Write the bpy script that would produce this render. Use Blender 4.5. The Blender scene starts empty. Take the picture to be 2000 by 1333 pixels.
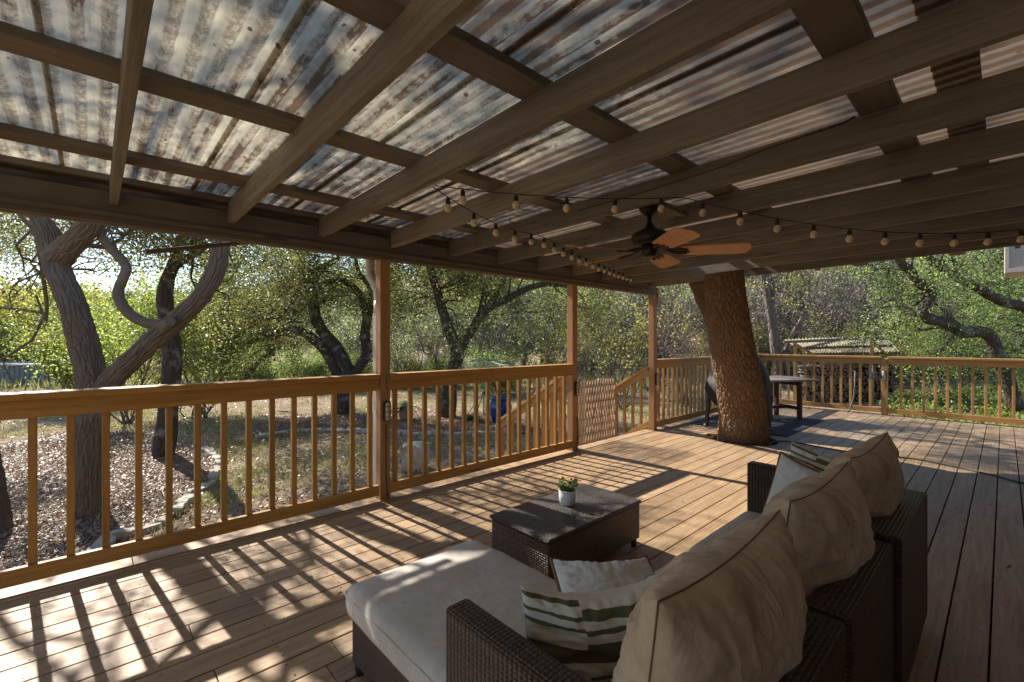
import bpy, bmesh, math, random
import numpy as np
from mathutils import Vector, Matrix, noise
R = math.radians
random.seed(7)
SC = bpy.context.scene
COL = SC.collection
# ------------------------------------------------------------------ camera frame (level, 16 mm)
CH = 1.37
FW = Vector((0.6782, 0.7349, 0.0)); RT = Vector((0.7349, -0.6782, 0.0))
CAM = Vector((0, 0, CH))
def P(u, v, d):                      # point of the place at forward distance d
    return CAM + FW * d + RT * ((u - 1000) / 887 * d) + Vector((0, 0, (666.5 - v) / 887 * d))
GZ = -0.75
def PG(u, v, z=GZ):
    d = (CH - z) * 887 / (v - 666.5)
    return P(u, v, d)
# ------------------------------------------------------------------ object helpers
ORG = {}
def tagp(o, label=None, cat=None, group=None, kind=None):
    if label: o['label'] = label
    if cat: o['category'] = cat
    if group: o['group'] = group
    if kind: o['kind'] = kind
    return o
def thing(name, loc, label, cat, group=None):
    o = bpy.data.objects.new(name, None); COL.objects.link(o)
    o.location = loc; o.empty_display_size = 0.1
    ORG[o] = Vector(loc)
    return tagp(o, label, cat, group)
def link(name, me, mat, parent=None, org=None, smooth=False, mods=None):
    o = bpy.data.objects.new(name, me); COL.objects.link(o)
    if parent is not None:
        o.parent = parent; ORG[o] = ORG[parent]
    else:
        o.location = org or (0, 0, 0); ORG[o] = Vector(org or (0, 0, 0))
    if mat is not None:
        for m in (mat if isinstance(mat, (list, tuple)) else [mat]): me.materials.append(m)
    if smooth: me.shade_smooth()
    return o
def bevel(o, w=0.004, seg=2):
    m = o.modifiers.new('Bevel', 'BEVEL'); m.width = w; m.segments = seg; m.limit_method = 'ANGLE'
    m.angle_limit = R(50)
    return o
class MB:
    def __init__(s): s.v = []; s.f = []; s.mi = []
    def add(s, vs, fs, mi=0):
        n = len(s.v); s.v += [Vector(q) for q in vs]; s.f += [[i + n for i in f] for f in fs]; s.mi += [mi] * len(fs)
        return s
    def box(s, x0, x1, y0, y1, z0, z1, mat=None, mi=0):
        vs = [Vector((x, y, z)) for x in (x0, x1) for y in (y0, y1) for z in (z0, z1)]
        if mat: vs = [mat @ q for q in vs]
        return s.add(vs, [(0,1,3,2),(4,6,7,5),(0,4,5,1),(2,3,7,6),(0,2,6,4),(1,5,7,3)], mi)
    def beam(s, a, b, w, h, up=(0,0,1), mi=0):      # bar from a to b, w across, h along up
        a = Vector(a); b = Vector(b); d = (b - a).normalized(); up = Vector(up)
        sd = d.cross(up).normalized(); up = sd.cross(d).normalized()
        vs = [p + sd * i * w / 2 + up * j * h / 2 for p in (a, b) for i in (-1, 1) for j in (-1, 1)]
        return s.add(vs, [(0,1,3,2),(4,6,7,5),(0,4,5,1),(2,3,7,6),(0,2,6,4),(1,5,7,3)], mi)
    def tube(s, pts, rad, n=8, cap=True, mi=0):
        pts = [Vector(p) for p in pts]
        if not isinstance(rad, (list, tuple)): rad = [rad] * len(pts)
        t0 = (pts[1] - pts[0]).normalized()
        ref = Vector((0, 0, 1)) if abs(t0.z) < 0.9 else Vector((1, 0, 0))
        nx = t0.cross(ref).normalized(); vs = []
        for i, p in enumerate(pts):
            t = (pts[min(i + 1, len(pts) - 1)] - pts[max(i - 1, 0)]).normalized()
            nx = (nx - t * nx.dot(t)).normalized(); ny = t.cross(nx)
            for k in range(n):
                a = 2 * math.pi * k / n
                vs.append(p + (nx * math.cos(a) + ny * math.sin(a)) * rad[i])
        fs = [(i*n+k, i*n+(k+1)%n, (i+1)*n+(k+1)%n, (i+1)*n+k) for i in range(len(pts)-1) for k in range(n)]
        if cap: fs += [tuple(range(n))[::-1], tuple((len(pts)-1)*n+k for k in range(n))]
        return s.add(vs, fs, mi)
    def lathe(s, prof, c=(0,0,0), n=24, mi=0):      # prof [(r,z)]
        c = Vector(c); vs = [c + Vector((r*math.cos(2*math.pi*k/n), r*math.sin(2*math.pi*k/n), z)) for r, z in prof for k in range(n)]
        fs = [(i*n+k, i*n+(k+1)%n, (i+1)*n+(k+1)%n, (i+1)*n+k) for i in range(len(prof)-1) for k in range(n)]
        fs += [tuple(range(n))[::-1], tuple((len(prof)-1)*n+k for k in range(n))]
        return s.add(vs, fs, mi)
    def mesh(s, name, org=(0,0,0), uv=False):
        me = bpy.data.meshes.new(name); o = Vector(org)
        me.from_pydata([q - o for q in s.v], [], s.f)
        if any(s.mi): me.polygons.foreach_set('material_index', s.mi)
        if uv:
            l = me.uv_layers.new(name='UVMap'); vv = s.v
            for p in me.polygons:
                n = p.normal; ax = max(range(3), key=lambda i: abs(n[i]))
                for li in p.loop_indices:
                    q = vv[me.loops[li].vertex_index]
                    l.data[li].uv = (q.y, q.z) if ax == 0 else ((q.x, q.z) if ax == 1 else (q.x, q.y))
        me.update(); return me
    def part(s, name, mat, parent, smooth=False, uv=False, bev=None):
        o = link(name, s.mesh(name, ORG[parent], uv), mat, parent, smooth=smooth)
        if bev: bevel(o, bev)
        return o
    def top(s, name, mat, org, label, cat, group=None, kind=None, smooth=False, uv=False, bev=None):
        o = link(name, s.mesh(name, org, uv), mat, None, org, smooth)
        if bev: bevel(o, bev)
        return tagp(o, label, cat, group, kind)
def np_mesh(name, v, quads):
    me = bpy.data.meshes.new(name); nv = len(v); nf = len(quads); k = quads.shape[1]
    me.vertices.add(nv); me.vertices.foreach_set('co', np.asarray(v, dtype=np.float32).ravel())
    me.loops.add(nf * k); me.loops.foreach_set('vertex_index', np.asarray(quads, dtype=np.int32).ravel())
    me.polygons.add(nf); me.polygons.foreach_set('loop_start', np.arange(nf, dtype=np.int32) * k)
    me.update(calc_edges=True); me.validate()
    return me
# ------------------------------------------------------------------ material helpers
class NT:
    def __init__(s, name):
        s.m = bpy.data.materials.new(name); s.m.use_nodes = True; s.t = s.m.node_tree; s.t.nodes.clear()
        s.out = s.n('ShaderNodeOutputMaterial')
    def n(s, typ, **kw):
        x = s.t.nodes.new(typ)
        for k, v in kw.items():
            if k.startswith('i_'):
                key = k[2:]; key = int(key) if key.isdigit() else key.replace('_', ' ')
                s.set(x, key, v)
            else: setattr(x, k, v)
        return x
    def set(s, x, key, v):
        if hasattr(v, 'is_output'): s.t.links.new(v, x.inputs[key])
        else: x.inputs[key].default_value = v
    def math(s, op, a, b=0.0, c=0.0, clamp=False):
        x = s.t.nodes.new('ShaderNodeMath'); x.operation = op; x.use_clamp = clamp
        s.set(x, 0, a); s.set(x, 1, b); s.set(x, 2, c); return x.outputs[0]
    def mix(s, f, a, b, mode='MIX'):
        x = s.t.nodes.new('ShaderNodeMix'); x.data_type = 'RGBA'; x.blend_type = mode
        s.set(x, 0, f)
        for k, v in ((6, a), (7, b)):
            if isinstance(v, tuple): v = (*v[:3], 1)
            s.set(x, k, v)
        return x.outputs[2]
    def coord(s, kind='Object', scale=(1,1,1), loc=(0,0,0), rot=(0,0,0)):
        c = s.n('ShaderNodeTexCoord'); m = s.n('ShaderNodeMapping')
        s.t.links.new(c.outputs[kind], m.inputs[0]); m.inputs['Scale'].default_value = scale; m.inputs['Location'].default_value = loc
        m.inputs['Rotation'].default_value = rot
        return m.outputs[0]
    def noise(s, vec, scale=5, detail=4, rough=0.6, out=0, dist=0.0):
        x = s.n('ShaderNodeTexNoise'); s.set(x, 'Vector', vec); x.inputs['Scale'].default_value = scale
        x.inputs['Detail'].default_value = detail; x.inputs['Roughness'].default_value = rough; x.inputs['Distortion'].default_value = dist
        return x.outputs[out]
    def ramp(s, f, stops, interp='LINEAR'):
        x = s.n('ShaderNodeValToRGB'); s.set(x, 0, f); cr = x.color_ramp; cr.interpolation = interp
        while len(cr.elements) < len(stops): cr.elements.new(0.5)
        for e, (p, c) in zip(cr.elements, stops):
            e.position = p; e.color = (*c, 1) if isinstance(c, tuple) else (c, c, c, 1)
        return x.outputs[0]
    def bump(s, h, strength=0.3, dist=0.01):
        x = s.n('ShaderNodeBump'); s.set(x, 'Height', h); x.inputs['Strength'].default_value = strength; x.inputs['Distance'].default_value = dist
        return x.outputs[0]
    def pbr(s, col, rough=0.6, normal=None, spec=0.4, **kw):
        x = s.n('ShaderNodeBsdfPrincipled')
        if isinstance(col, tuple): col = (*col[:3], 1)
        s.set(x, 'Base Color', col); s.set(x, 'Roughness', rough); s.set(x, 'Specular IOR Level', spec)
        if normal is not None: s.set(x, 'Normal', normal)
        for k, v in kw.items(): s.set(x, k.replace('_', ' '), v)
        s.t.links.new(x.outputs[0], s.out.inputs[0]); return x
    def island(s):
        g = s.n('ShaderNodeNewGeometry'); return g.outputs['Random Per Island']
    def objrand(s):
        g = s.n('ShaderNodeObjectInfo'); return g.outputs['Random']
def wood(name, ca, cb, axis='x', rough=0.65, grain=1.0, var=0.25, knots=True, weather=None, island=True):
    t = NT(name)
    sc = {'x': (1.2, 22, 22), 'y': (22, 1.2, 22), 'z': (22, 22, 1.2)}[axis]
    rnd = t.island() if island else t.objrand()
    off = t.math('MULTIPLY', rnd, 37.0)
    cb_ = t.n('ShaderNodeCombineXYZ'); [t.set(cb_, i, off) for i in range(3)]
    c = t.coord('Object', sc)
    va = t.n('ShaderNodeVectorMath', operation='ADD'); t.set(va, 0, c); t.set(va, 1, cb_.outputs[0])
    v = va.outputs[0]
    n1 = t.noise(v, 1.6 * grain, 6, 0.65, dist=0.6)
    n2 = t.noise(v, 9.0 * grain, 3, 0.7)
    f = t.math('ADD', t.math('MULTIPLY', n1, 0.75), t.math('MULTIPLY', n2, 0.3))
    col = t.ramp(f, [(0.3, ca), (0.72, cb)])
    if knots:
        vo = t.n('ShaderNodeTexVoronoi'); t.set(vo, 'Vector', t.coord('Object', {'x': (1.1, 7, 7), 'y': (7, 1.1, 7), 'z': (7, 7, 1.1)}[axis])); vo.inputs['Scale'].default_value = 1.0
        k = t.ramp(vo.outputs['Distance'], [(0.05, 0.25), (0.13, 1.0)])
        col = t.mix(0.75, col, k, 'MULTIPLY')
    hs = t.n('ShaderNodeHueSaturation'); t.set(hs, 'Color', col)
    t.set(hs, 'Value', t.math('ADD', t.math('MULTIPLY', rnd, var * 2), 1 - var))
    col = hs.outputs[0]
    if weather:
        wn = t.noise(t.coord('Object'), weather[1], 5, 0.7)
        col = t.mix(t.ramp(wn, [(weather[2], 0.0), (weather[2] + 0.2, weather[3])]), col, weather[0])
    b = t.bump(f, 0.35, 0.004)
    rr = t.math('ADD', t.math('MULTIPLY', n2, 0.3), rough - 0.15)
    t.pbr(col, rr, b, 0.35)
    return t.m
M = {}
M['rail_x'] = wood('stained_rail_wood_x', (0.30, 0.15, 0.04), (0.58, 0.32, 0.095), 'x', 0.5, var=0.1)
M['rail_y'] = wood('stained_rail_wood_y', (0.36, 0.19, 0.065), (0.54, 0.31, 0.115), 'y', 0.6, var=0.1, weather=((0.12, 0.13, 0.05), 2.0, 0.55, 0.5))
M['rail_z'] = wood('stained_rail_wood_z', (0.30, 0.15, 0.04), (0.56, 0.31, 0.092), 'z', 0.55, var=0.15, island=False, weather=((0.2, 0.12, 0.05), 3.0, 0.5, 0.3))
M['rail_far'] = wood('stained_rail_wood_weathered', (0.36, 0.20, 0.07), (0.52, 0.31, 0.12), 'z', 0.6, var=0.15, island=False, weather=((0.14, 0.15, 0.06), 2.5, 0.5, 0.45))
M['post'] = wood('cedar_post_wood', (0.30, 0.145, 0.06), (0.50, 0.27, 0.12), 'z', 0.6, var=0.1, island=False)
M['raft'] = wood('taupe_painted_wood_y', (0.11, 0.094, 0.072), (0.285, 0.248, 0.195), 'y', 0.7, var=0.15, island=False, weather=((0.25, 0.22, 0.17), 2.0, 0.55, 0.35))
M['purl'] = wood('taupe_painted_wood_x', (0.12, 0.100, 0.078), (0.215, 0.18, 0.142), 'x', 0.7, var=0.15, island=False, weather=((0.2, 0.17, 0.13), 2.0, 0.55, 0.3))
# decking
t = NT('tan_stained_decking')
c = t.coord('Object', (1.0, 16, 16)); rnd = t.island()
cb_ = t.n('ShaderNodeCombineXYZ'); [t.set(cb_, i, t.math('MULTIPLY', rnd, 91.0)) for i in range(3)]
va = t.n('ShaderNodeVectorMath', operation='ADD'); t.set(va, 0, c); t.set(va, 1, cb_.outputs[0])
n1 = t.noise(va.outputs[0], 1.4, 7, 0.62, dist=1.2); n2 = t.noise(va.outputs[0], 7.0, 4, 0.7)
f = t.math('ADD', t.math('MULTIPLY', n1, 0.8), t.math('MULTIPLY', n2, 0.25))
col = t.ramp(f, [(0.30, (0.205, 0.12, 0.06)), (0.5, (0.34, 0.222, 0.122)), (0.72, (0.46, 0.325, 0.195))])
hs = t.n('ShaderNodeHueSaturation'); t.set(hs, 'Color', col); t.set(hs, 'Value', t.math('ADD', t.math('MULTIPLY', rnd, 0.3), 0.84)); col = hs.outputs[0]
po = t.coord('Object'); sx = t.n('ShaderNodeSeparateXYZ'); t.set(sx, 0, po)
wn = t.noise(po, 1.1, 6, 0.7)
xg = t.n('ShaderNodeMapRange', i_1=4.0, i_2=8.5, i_3=-0.12, i_4=0.12); t.set(xg, 0, sx.outputs[0])
wm = t.ramp(t.math('ADD', wn, xg.outputs[0]), [(0.47, 0.0), (0.68, 0.75)])
col = t.mix(wm, col, (0.25, 0.20, 0.145))
bl = t.noise(po, 5.0, 6, 0.75)
col = t.mix(t.ramp(bl, [(0.60, 0.0), (0.74, 0.55)]), col, (0.16, 0.10, 0.06))
sp = t.n('ShaderNodeTexVoronoi'); t.set(sp, 'Vector', t.coord('Object', (3, 6, 6))); sp.inputs['Scale'].default_value = 1.3
col = t.mix(t.ramp(sp.outputs['Distance'], [(0.025, 0.85), (0.05, 0.0)]), col, (0.05, 0.03, 0.02))
t.pbr(col, t.math('ADD', t.math('MULTIPLY', bl, 0.35), 0.38), t.bump(f, 0.4, 0.004), 0.4)
M['deck'] = t.m
def plain(name, col, rough=0.5, metal=0.0, var=0.12, scale=8.0, bump=0.1, spec=0.5, **kw):
    t = NT(name); n = t.noise(t.coord('Object'), scale, 5, 0.6)
    c = t.mix(n, tuple(x * (1 - var * 1.5) for x in col), tuple(min(1, x * (1 + var)) for x in col))
    t.pbr(c, rough, t.bump(n, bump, 0.003), spec, Metallic=metal, **kw); return t.m
M['black'] = plain('black_metal', (0.02, 0.018, 0.016), 0.45)
M['bronze'] = plain('dark_bronze', (0.025, 0.018, 0.013), 0.4, 0.3)
M['white'] = plain('white_ceramic', (0.72, 0.73, 0.72), 0.25, bump=0.02, var=0.04)
M['gutter'] = plain('cream_metal', (0.55, 0.50, 0.43), 0.5, var=0.1)
M['grey'] = plain('grey_plastic', (0.10, 0.10, 0.09), 0.6)
M['bulb'] = plain('frosted_cream_glass', (0.72, 0.56, 0.38), 0.2, var=0.05, bump=0.0)
M['lens'] = plain('frosted_lamp_glass', (0.62, 0.50, 0.27), 0.25, var=0.1, bump=0.02)
M['lensw'] = plain('white_lamp_glass', (0.7, 0.68, 0.6), 0.25, var=0.1, bump=0.02)
M['mat'] = plain('navy_mat', (0.022, 0.028, 0.04), 0.85, scale=60, var=0.5, bump=0.5)
M['grill'] = plain('charcoal_cover_fabric', (0.022, 0.025, 0.03), 0.55, scale=4, var=0.3, bump=0.4)
M['cord'] = plain('green_rubber', (0.02, 0.05, 0.03), 0.5)
M['wall'] = plain('tan_house_wall', (0.12, 0.085, 0.06), 0.8, scale=3)
M['eave'] = plain('cream_eave_paint', (0.48, 0.42, 0.35), 0.6, scale=3)
M['steel'] = plain('galvanised_steel', (0.42, 0.42, 0.40), 0.45, 0.5)
M['stone'] = plain('pale_limestone', (0.50, 0.46, 0.38), 0.9, scale=14, var=0.5, bump=0.8)
M['blue'] = plain('glossy_blue_glaze', (0.008, 0.05, 0.22), 0.12, var=0.4, scale=3)
M['red'] = plain('red_plastic', (0.6, 0.01, 0.015), 0.4)
M['teal'] = plain('teal_painted_metal', (0.08, 0.22, 0.2), 0.4)
M['bladew'] = wood('orange_brown_fan_wood', (0.50, 0.20, 0.07), (0.66, 0.31, 0.12), 'x', 0.4, var=0.08, knots=False)
M['tablew'] = wood('dark_brown_table_wood', (0.06, 0.025, 0.015), (0.11, 0.05, 0.03), 'z', 0.6, var=0.1)
M['tabletop'] = wood('weathered_grey_table_wood', (0.22, 0.17, 0.13), (0.36, 0.30, 0.24), 'x', 0.7, var=0.2)
M['gatew'] = wood('reddish_gate_wood', (0.40, 0.25, 0.15), (0.58, 0.40, 0.26), 'z', 0.6, var=0.2, knots=False)
M['soil'] = plain('dark_soil', (0.05, 0.035, 0.025), 0.95, scale=40, bump=1)
# translucent corrugated sheet with debris caught in its valleys
t = NT('weathered_translucent_corrugated_plastic')
po = t.coord('Object'); sx = t.n('ShaderNodeSeparateXYZ'); t.set(sx, 0, po)
ph = t.math('COSINE', t.math('MULTIPLY', sx.outputs[0], 2 * math.pi / 0.0762))
val = t.ramp(t.math('MULTIPLY_ADD', ph, -0.5, 0.5), [(0.4, 0.0), (0.85, 1.0)])
big = t.noise(po, 1.3, 3, 0.6)
st = t.noise(t.coord('Object', (14.5, 1.1, 1)), 1.0, 5, 0.75)
fine = t.noise(t.coord('Object', (60, 45, 1)), 1.0, 4, 0.8)
edge = t.noise(t.coord('Object', (30, 22, 1)), 1.0, 3, 0.6)
xg = t.n('ShaderNodeMapRange', i_1=-1.5, i_2=1.8, i_3=-0.05, i_4=0.36); t.set(xg, 0, sx.outputs[0])  # added darkening toward the far end, dims the light under the roof
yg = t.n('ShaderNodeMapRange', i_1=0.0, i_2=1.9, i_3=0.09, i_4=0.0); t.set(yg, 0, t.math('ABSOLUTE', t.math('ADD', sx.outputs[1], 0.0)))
yb = t.n('ShaderNodeMapRange', i_1=-2.6, i_2=-4.0, i_3=0.0, i_4=0.3); t.set(yb, 0, sx.outputs[1])  # same toward the house side, so less light comes through there
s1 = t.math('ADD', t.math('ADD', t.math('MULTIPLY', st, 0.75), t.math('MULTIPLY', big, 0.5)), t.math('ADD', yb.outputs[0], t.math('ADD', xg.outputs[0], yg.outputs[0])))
s1 = t.math('ADD', s1, t.math('MULTIPLY', t.math('SUBTRACT', edge, 0.5), 0.30))
wob = t.math('MULTIPLY', t.math('SUBTRACT', edge, 0.5), 0.5)
val = t.ramp(t.math('ADD', t.math('MULTIPLY_ADD', ph, -0.5, 0.5), wob), [(0.35, 0.0), (0.6, 1.0)])
dirt_dim = t.math('MULTIPLY', t.ramp(s1, [(0.645, 0.0), (0.69, 0.95)]), val)
film = t.math('MULTIPLY', t.ramp(s1, [(0.42, 0.08), (0.66, 0.42)]), val)
speck = t.math('MULTIPLY', t.ramp(t.math('ADD', fine, t.math('MULTIPLY', st, 0.2)), [(0.545, 0.0), (0.63, 0.75)]), t.math('ADD', t.math('MULTIPLY', val, 0.85), 0.0))
lf = t.n('ShaderNodeTexVoronoi'); t.set(lf, 'Vector', t.coord('Object', (26, 17, 1), rot=(0, 0, 0.5))); lf.inputs['Scale'].default_value = 1.0
lfs = t.n('ShaderNodeSeparateXYZ'); t.set(lfs, 0, lf.outputs['Color'])
leaf = t.math('MULTIPLY', t.ramp(lf.outputs['Distance'], [(0.20, 0.95), (0.26, 0.0)]), t.math('GREATER_THAN', lfs.outputs[0], 0.94))
d2 = t.math('MAXIMUM', t.math('MAXIMUM', t.math('MAXIMUM', dirt_dim, speck), film), leaf)
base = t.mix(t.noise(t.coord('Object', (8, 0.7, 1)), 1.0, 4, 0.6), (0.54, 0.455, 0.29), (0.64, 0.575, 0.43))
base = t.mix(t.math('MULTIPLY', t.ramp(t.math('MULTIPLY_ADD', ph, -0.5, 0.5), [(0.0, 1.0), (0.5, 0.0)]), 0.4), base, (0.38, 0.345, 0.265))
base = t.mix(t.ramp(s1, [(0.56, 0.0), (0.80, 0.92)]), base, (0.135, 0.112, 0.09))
colr = t.mix(d2, base, (0.115, 0.072, 0.045))
tr = t.n('ShaderNodeBsdfTranslucent'); t.set(tr, 'Color', colr)
df = t.n('ShaderNodeBsdfPrincipled'); t.set(df, 'Base Color', t.mix(d2, (0.42, 0.41, 0.37), (0.12, 0.085, 0.06))); df.inputs['Roughness'].default_value = 0.3
tp = t.n('ShaderNodeBsdfTransparent'); t.set(tp, 'Color', (0.9, 0.9, 0.85, 1))
mx = t.n('ShaderNodeMixShader', i_0=0.36); t.set(mx, 1, tr.outputs[0]); t.set(mx, 2, df.outputs[0])
m2 = t.n('ShaderNodeMixShader'); t.set(m2, 0, t.math('MULTIPLY', t.math('SUBTRACT', 1.0, d2), 0.0)); t.set(m2, 1, mx.outputs[0]); t.set(m2, 2, tp.outputs[0])
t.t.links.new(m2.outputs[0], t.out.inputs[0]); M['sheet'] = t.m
# wicker (uv in metres)
def wicker(name, ca, cb, s=0.0135):
    t = NT(name); tc = t.n('ShaderNodeTexCoord'); sp = t.n('ShaderNodeSeparateXYZ'); t.set(sp, 0, tc.outputs['UV'])
    u = t.math('DIVIDE', sp.outputs[0], s * 1.25); v = t.math('DIVIDE', sp.outputs[1], s)
    par = t.math('MODULO', t.math('ABSOLUTE', t.math('ADD', t.math('FLOOR', u), t.math('FLOOR', v))), 2.0)
    fu = t.math('ABSOLUTE', t.math('SUBTRACT', t.math('FRACT', u), 0.5)); fv = t.math('ABSOLUTE', t.math('SUBTRACT', t.math('FRACT', v), 0.5))
    def strand(a, b):        # a across the strand, b along it
        pr = t.math('SQRT', t.math('MAXIMUM', t.math('SUBTRACT', 1.0, t.math('MULTIPLY', t.math('MULTIPLY', a, a), 4.6)), 0.0))
        return t.math('MULTIPLY', pr, t.math('COSINE', t.math('MULTIPLY', b, 2.4)))
    h = t.math('ADD', t.math('MULTIPLY', strand(fv, fu), par), t.math('MULTIPLY', strand(fu, fv), t.math('SUBTRACT', 1.0, par)))
    wn = t.n('ShaderNodeTexWhiteNoise', noise_dimensions='1D'); t.set(wn, 'W', t.math('FLOOR', v))
    col = t.mix(wn.outputs[0], ca, cb); gap = t.ramp(h, [(0.08, 0.12), (0.34, 1.0)])  # shade between the strands is multiplied into the colour
    col = t.mix(1.0, col, gap, 'MULTIPLY')
    t.pbr(col, 0.38, t.bump(h, 1.0, 0.006), 0.5); return t.m
M['wick'] = wicker('dark_brown_wicker', (0.042, 0.022, 0.014), (0.075, 0.042, 0.026))
M['wicktop'] = wicker('dark_grey_brown_wicker', (0.04, 0.029, 0.024), (0.065, 0.05, 0.043), 0.011)
def fabric(name, ca, cb, bs=0.5, stain=None):
    t = NT(name); n = t.noise(t.coord('Object'), 6, 5, 0.65, dist=0.5); w = t.noise(t.coord('Object'), 350, 2, 0.5)
    col = t.mix(t.ramp(n, [(0.35, 0.0), (0.7, 1.0)]), ca, cb)
    if stain: col = t.mix(t.ramp(t.noise(t.coord('Object', (1, 1, 1), (3, 1, 2)), 3.2, 6, 0.7, dist=1.0), [(0.52, 0.0), (0.66, 0.6)]), col, stain)
    wr = t.noise(t.coord('Object', (1, 1, 0.6)), 5.5, 3, 0.5, dist=1.6)
    w2 = t.math('SUBTRACT', 1.0, t.math('ABSOLUTE', t.math('MULTIPLY', t.math('SUBTRACT', t.noise(t.coord('Object', (1.6, 1, 0.9), (2, 5, 1)), 4.2, 2, 0.5, dist=0.9), 0.5), 9.0)), clamp=True)
    bh = t.math('ADD', t.math('ADD', t.math('MULTIPLY', w, 0.10), wr), t.math('MULTIPLY', w2, 0.35))
    t.pbr(col, 0.9, t.bump(bh, bs, 0.02), 0.2, Sheen_Weight=0.2); return t.m
M['beige'] = fabric('beige_cushion_fabric', (0.45, 0.325, 0.20), (0.62, 0.485, 0.34), 0.8, (0.22, 0.125, 0.06))
M['seat'] = fabric('greige_seat_fabric', (0.50, 0.45, 0.39), (0.60, 0.555, 0.50), 0.25, (0.47, 0.40, 0.33))
M['seam'] = plain('brown_seam_cord', (0.19, 0.12, 0.07), 0.9)
M['pwhite'] = fabric('white_pillow_fabric', (0.62, 0.62, 0.60), (0.74, 0.73, 0.70), 0.4)
M['ppipe'] = plain('brown_piping', (0.17, 0.10, 0.055), 0.9)
# striped pillow: offset blocks of olive bars on cream (uv 0..1)
t = NT('olive_striped_pillow_fabric'); tc = t.n('ShaderNodeTexCoord'); sp = t.n('ShaderNodeSeparateXYZ'); t.set(sp, 0, tc.outputs['UV'])
vv = t.math('ADD', sp.outputs[1], t.math('MULTIPLY', t.math('SUBTRACT', t.noise(t.coord('UV'), 16, 2, 0.5), 0.5), 0.014))
def bars(lst):
    s = [(0.0, 0.0)]
    for a, b in lst: s += [(a, 1.0), (b, 0.0)]
    return t.ramp(vv, s, 'CONSTANT')
c1 = bars([(0.10, 0.13), (0.30, 0.34), (0.50, 0.60), (0.72, 0.75), (0.80, 0.83), (0.92, 0.97)])
c2 = bars([(0.12, 0.2), (0.30, 0.33), (0.38, 0.41), (0.50, 0.64), (0.70, 0.735), (0.80, 0.895)])
c3 = bars([(0.1, 0.13), (0.30, 0.34), (0.52, 0.62), (0.70, 0.73), (0.79, 0.82), (0.90, 0.97)])
m1 = t.mix(t.math('GREATER_THAN', sp.outputs[0], 0.34), c1, c2)
m3 = t.mix(t.math('GREATER_THAN', sp.outputs[0], 0.74), m1, c3)
w = t.noise(t.coord('Object'), 350, 2, 0.5); wr = t.noise(t.coord('Object', (1, 1, 0.6)), 7, 3, 0.5, dist=1.5)
t.pbr(t.mix(m3, (0.66, 0.62, 0.53), (0.115, 0.118, 0.055)), 0.9, t.bump(t.math('ADD', t.math('MULTIPLY', w, 0.1), wr), 0.4, 0.015), 0.2)
M['stripe'] = t.m
# leaves
def leafmat(name, stops, trans=0.5, tsat=(1.15, 1.25, 0.6)):
    t = NT(name); r = t.island(); o = t.objrand()
    x = t.math('FRACT', t.math('ADD', r, t.math('MULTIPLY', o, 0.0)))
    n = t.noise(t.coord('Object'), 0.9, 2, 0.5)
    f = t.math('ADD', t.math('MULTIPLY', x, 0.55), t.math('MULTIPLY', n, 0.55))
    col = t.ramp(f, stops)
    hs = t.n('ShaderNodeHueSaturation'); t.set(hs, 'Color', col); t.set(hs, 'Value', t.math('ADD', t.math('MULTIPLY', o, 0.4), 0.8)); t.set(hs, 'Hue', t.math('ADD', t.math('MULTIPLY', o, 0.03), 0.483)); hs.inputs['Saturation'].default_value = 0.8; col = hs.outputs[0]
    d = t.n('ShaderNodeBsdfPrincipled'); t.set(d, 'Base Color', col); d.inputs['Roughness'].default_value = 0.45; d.inputs['Specular IOR Level'].default_value = 0.4
    tr = t.n('ShaderNodeBsdfTranslucent'); t.set(tr, 'Color', t.mix(1.0, col, (tsat[0] * 1.0, tsat[1] * 1.0, tsat[2]), 'MULTIPLY'))
    m = t.n('ShaderNodeMixShader', i_0=trans); t.set(m, 1, d.outputs[0]); t.set(m, 2, tr.outputs[0])
    t.t.links.new(m.outputs[0], t.out.inputs[0]); return t.m
M['oakleaf'] = leafmat('live_oak_leaf', [(0.2, (0.07, 0.095, 0.03)), (0.55, (0.16, 0.185, 0.065)), (0.85, (0.33, 0.33, 0.12))], 0.5, (1.7, 1.7, 0.9))
M['oakleaf_haze'] = leafmat('haze_pale_oak_leaf', [(0.2, (0.09, 0.125, 0.06)), (0.55, (0.20, 0.24, 0.115)), (0.85, (0.38, 0.40, 0.20))], 0.5, (1.6, 1.6, 1.0))  # paler than the near oak leaf, standing in for distance haze
M['junleaf'] = leafmat('juniper_foliage', [(0.2, (0.05, 0.085, 0.04)), (0.55, (0.12, 0.17, 0.07)), (0.85, (0.24, 0.29, 0.11))], 0.4, (1.5, 1.5, 0.8))
M['greenleaf'] = leafmat('bright_green_leaf', [(0.2, (0.09, 0.14, 0.035)), (0.55, (0.20, 0.27, 0.06)), (0.85, (0.42, 0.44, 0.10))], 0.5, (1.6, 1.6, 0.7))
M['midleaf'] = leafmat('mid_green_leaf', [(0.2, (0.055, 0.09, 0.028)), (0.55, (0.15, 0.205, 0.06)), (0.85, (0.36, 0.40, 0.12))], 0.5, (1.5, 1.6, 0.8))
M['yellowleaf'] = leafmat('yellow_green_leaf', [(0.2, (0.14, 0.18, 0.04)), (0.55, (0.30, 0.33, 0.08)), (0.85, (0.52, 0.46, 0.12))], 0.5, (1.5, 1.4, 0.6))
M['deadleaf'] = leafmat('dry_brown_leaf', [(0.2, (0.12, 0.06, 0.025)), (0.55, (0.3, 0.17, 0.08)), (0.85, (0.48, 0.34, 0.2))], 0.2, (1.2, 1.1, 0.9))
M['chip'] = leafmat('mulch_chip', [(0.2, (0.11, 0.055, 0.027)), (0.55, (0.27, 0.15, 0.08)), (0.85, (0.42, 0.27, 0.16))], 0.05)
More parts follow.
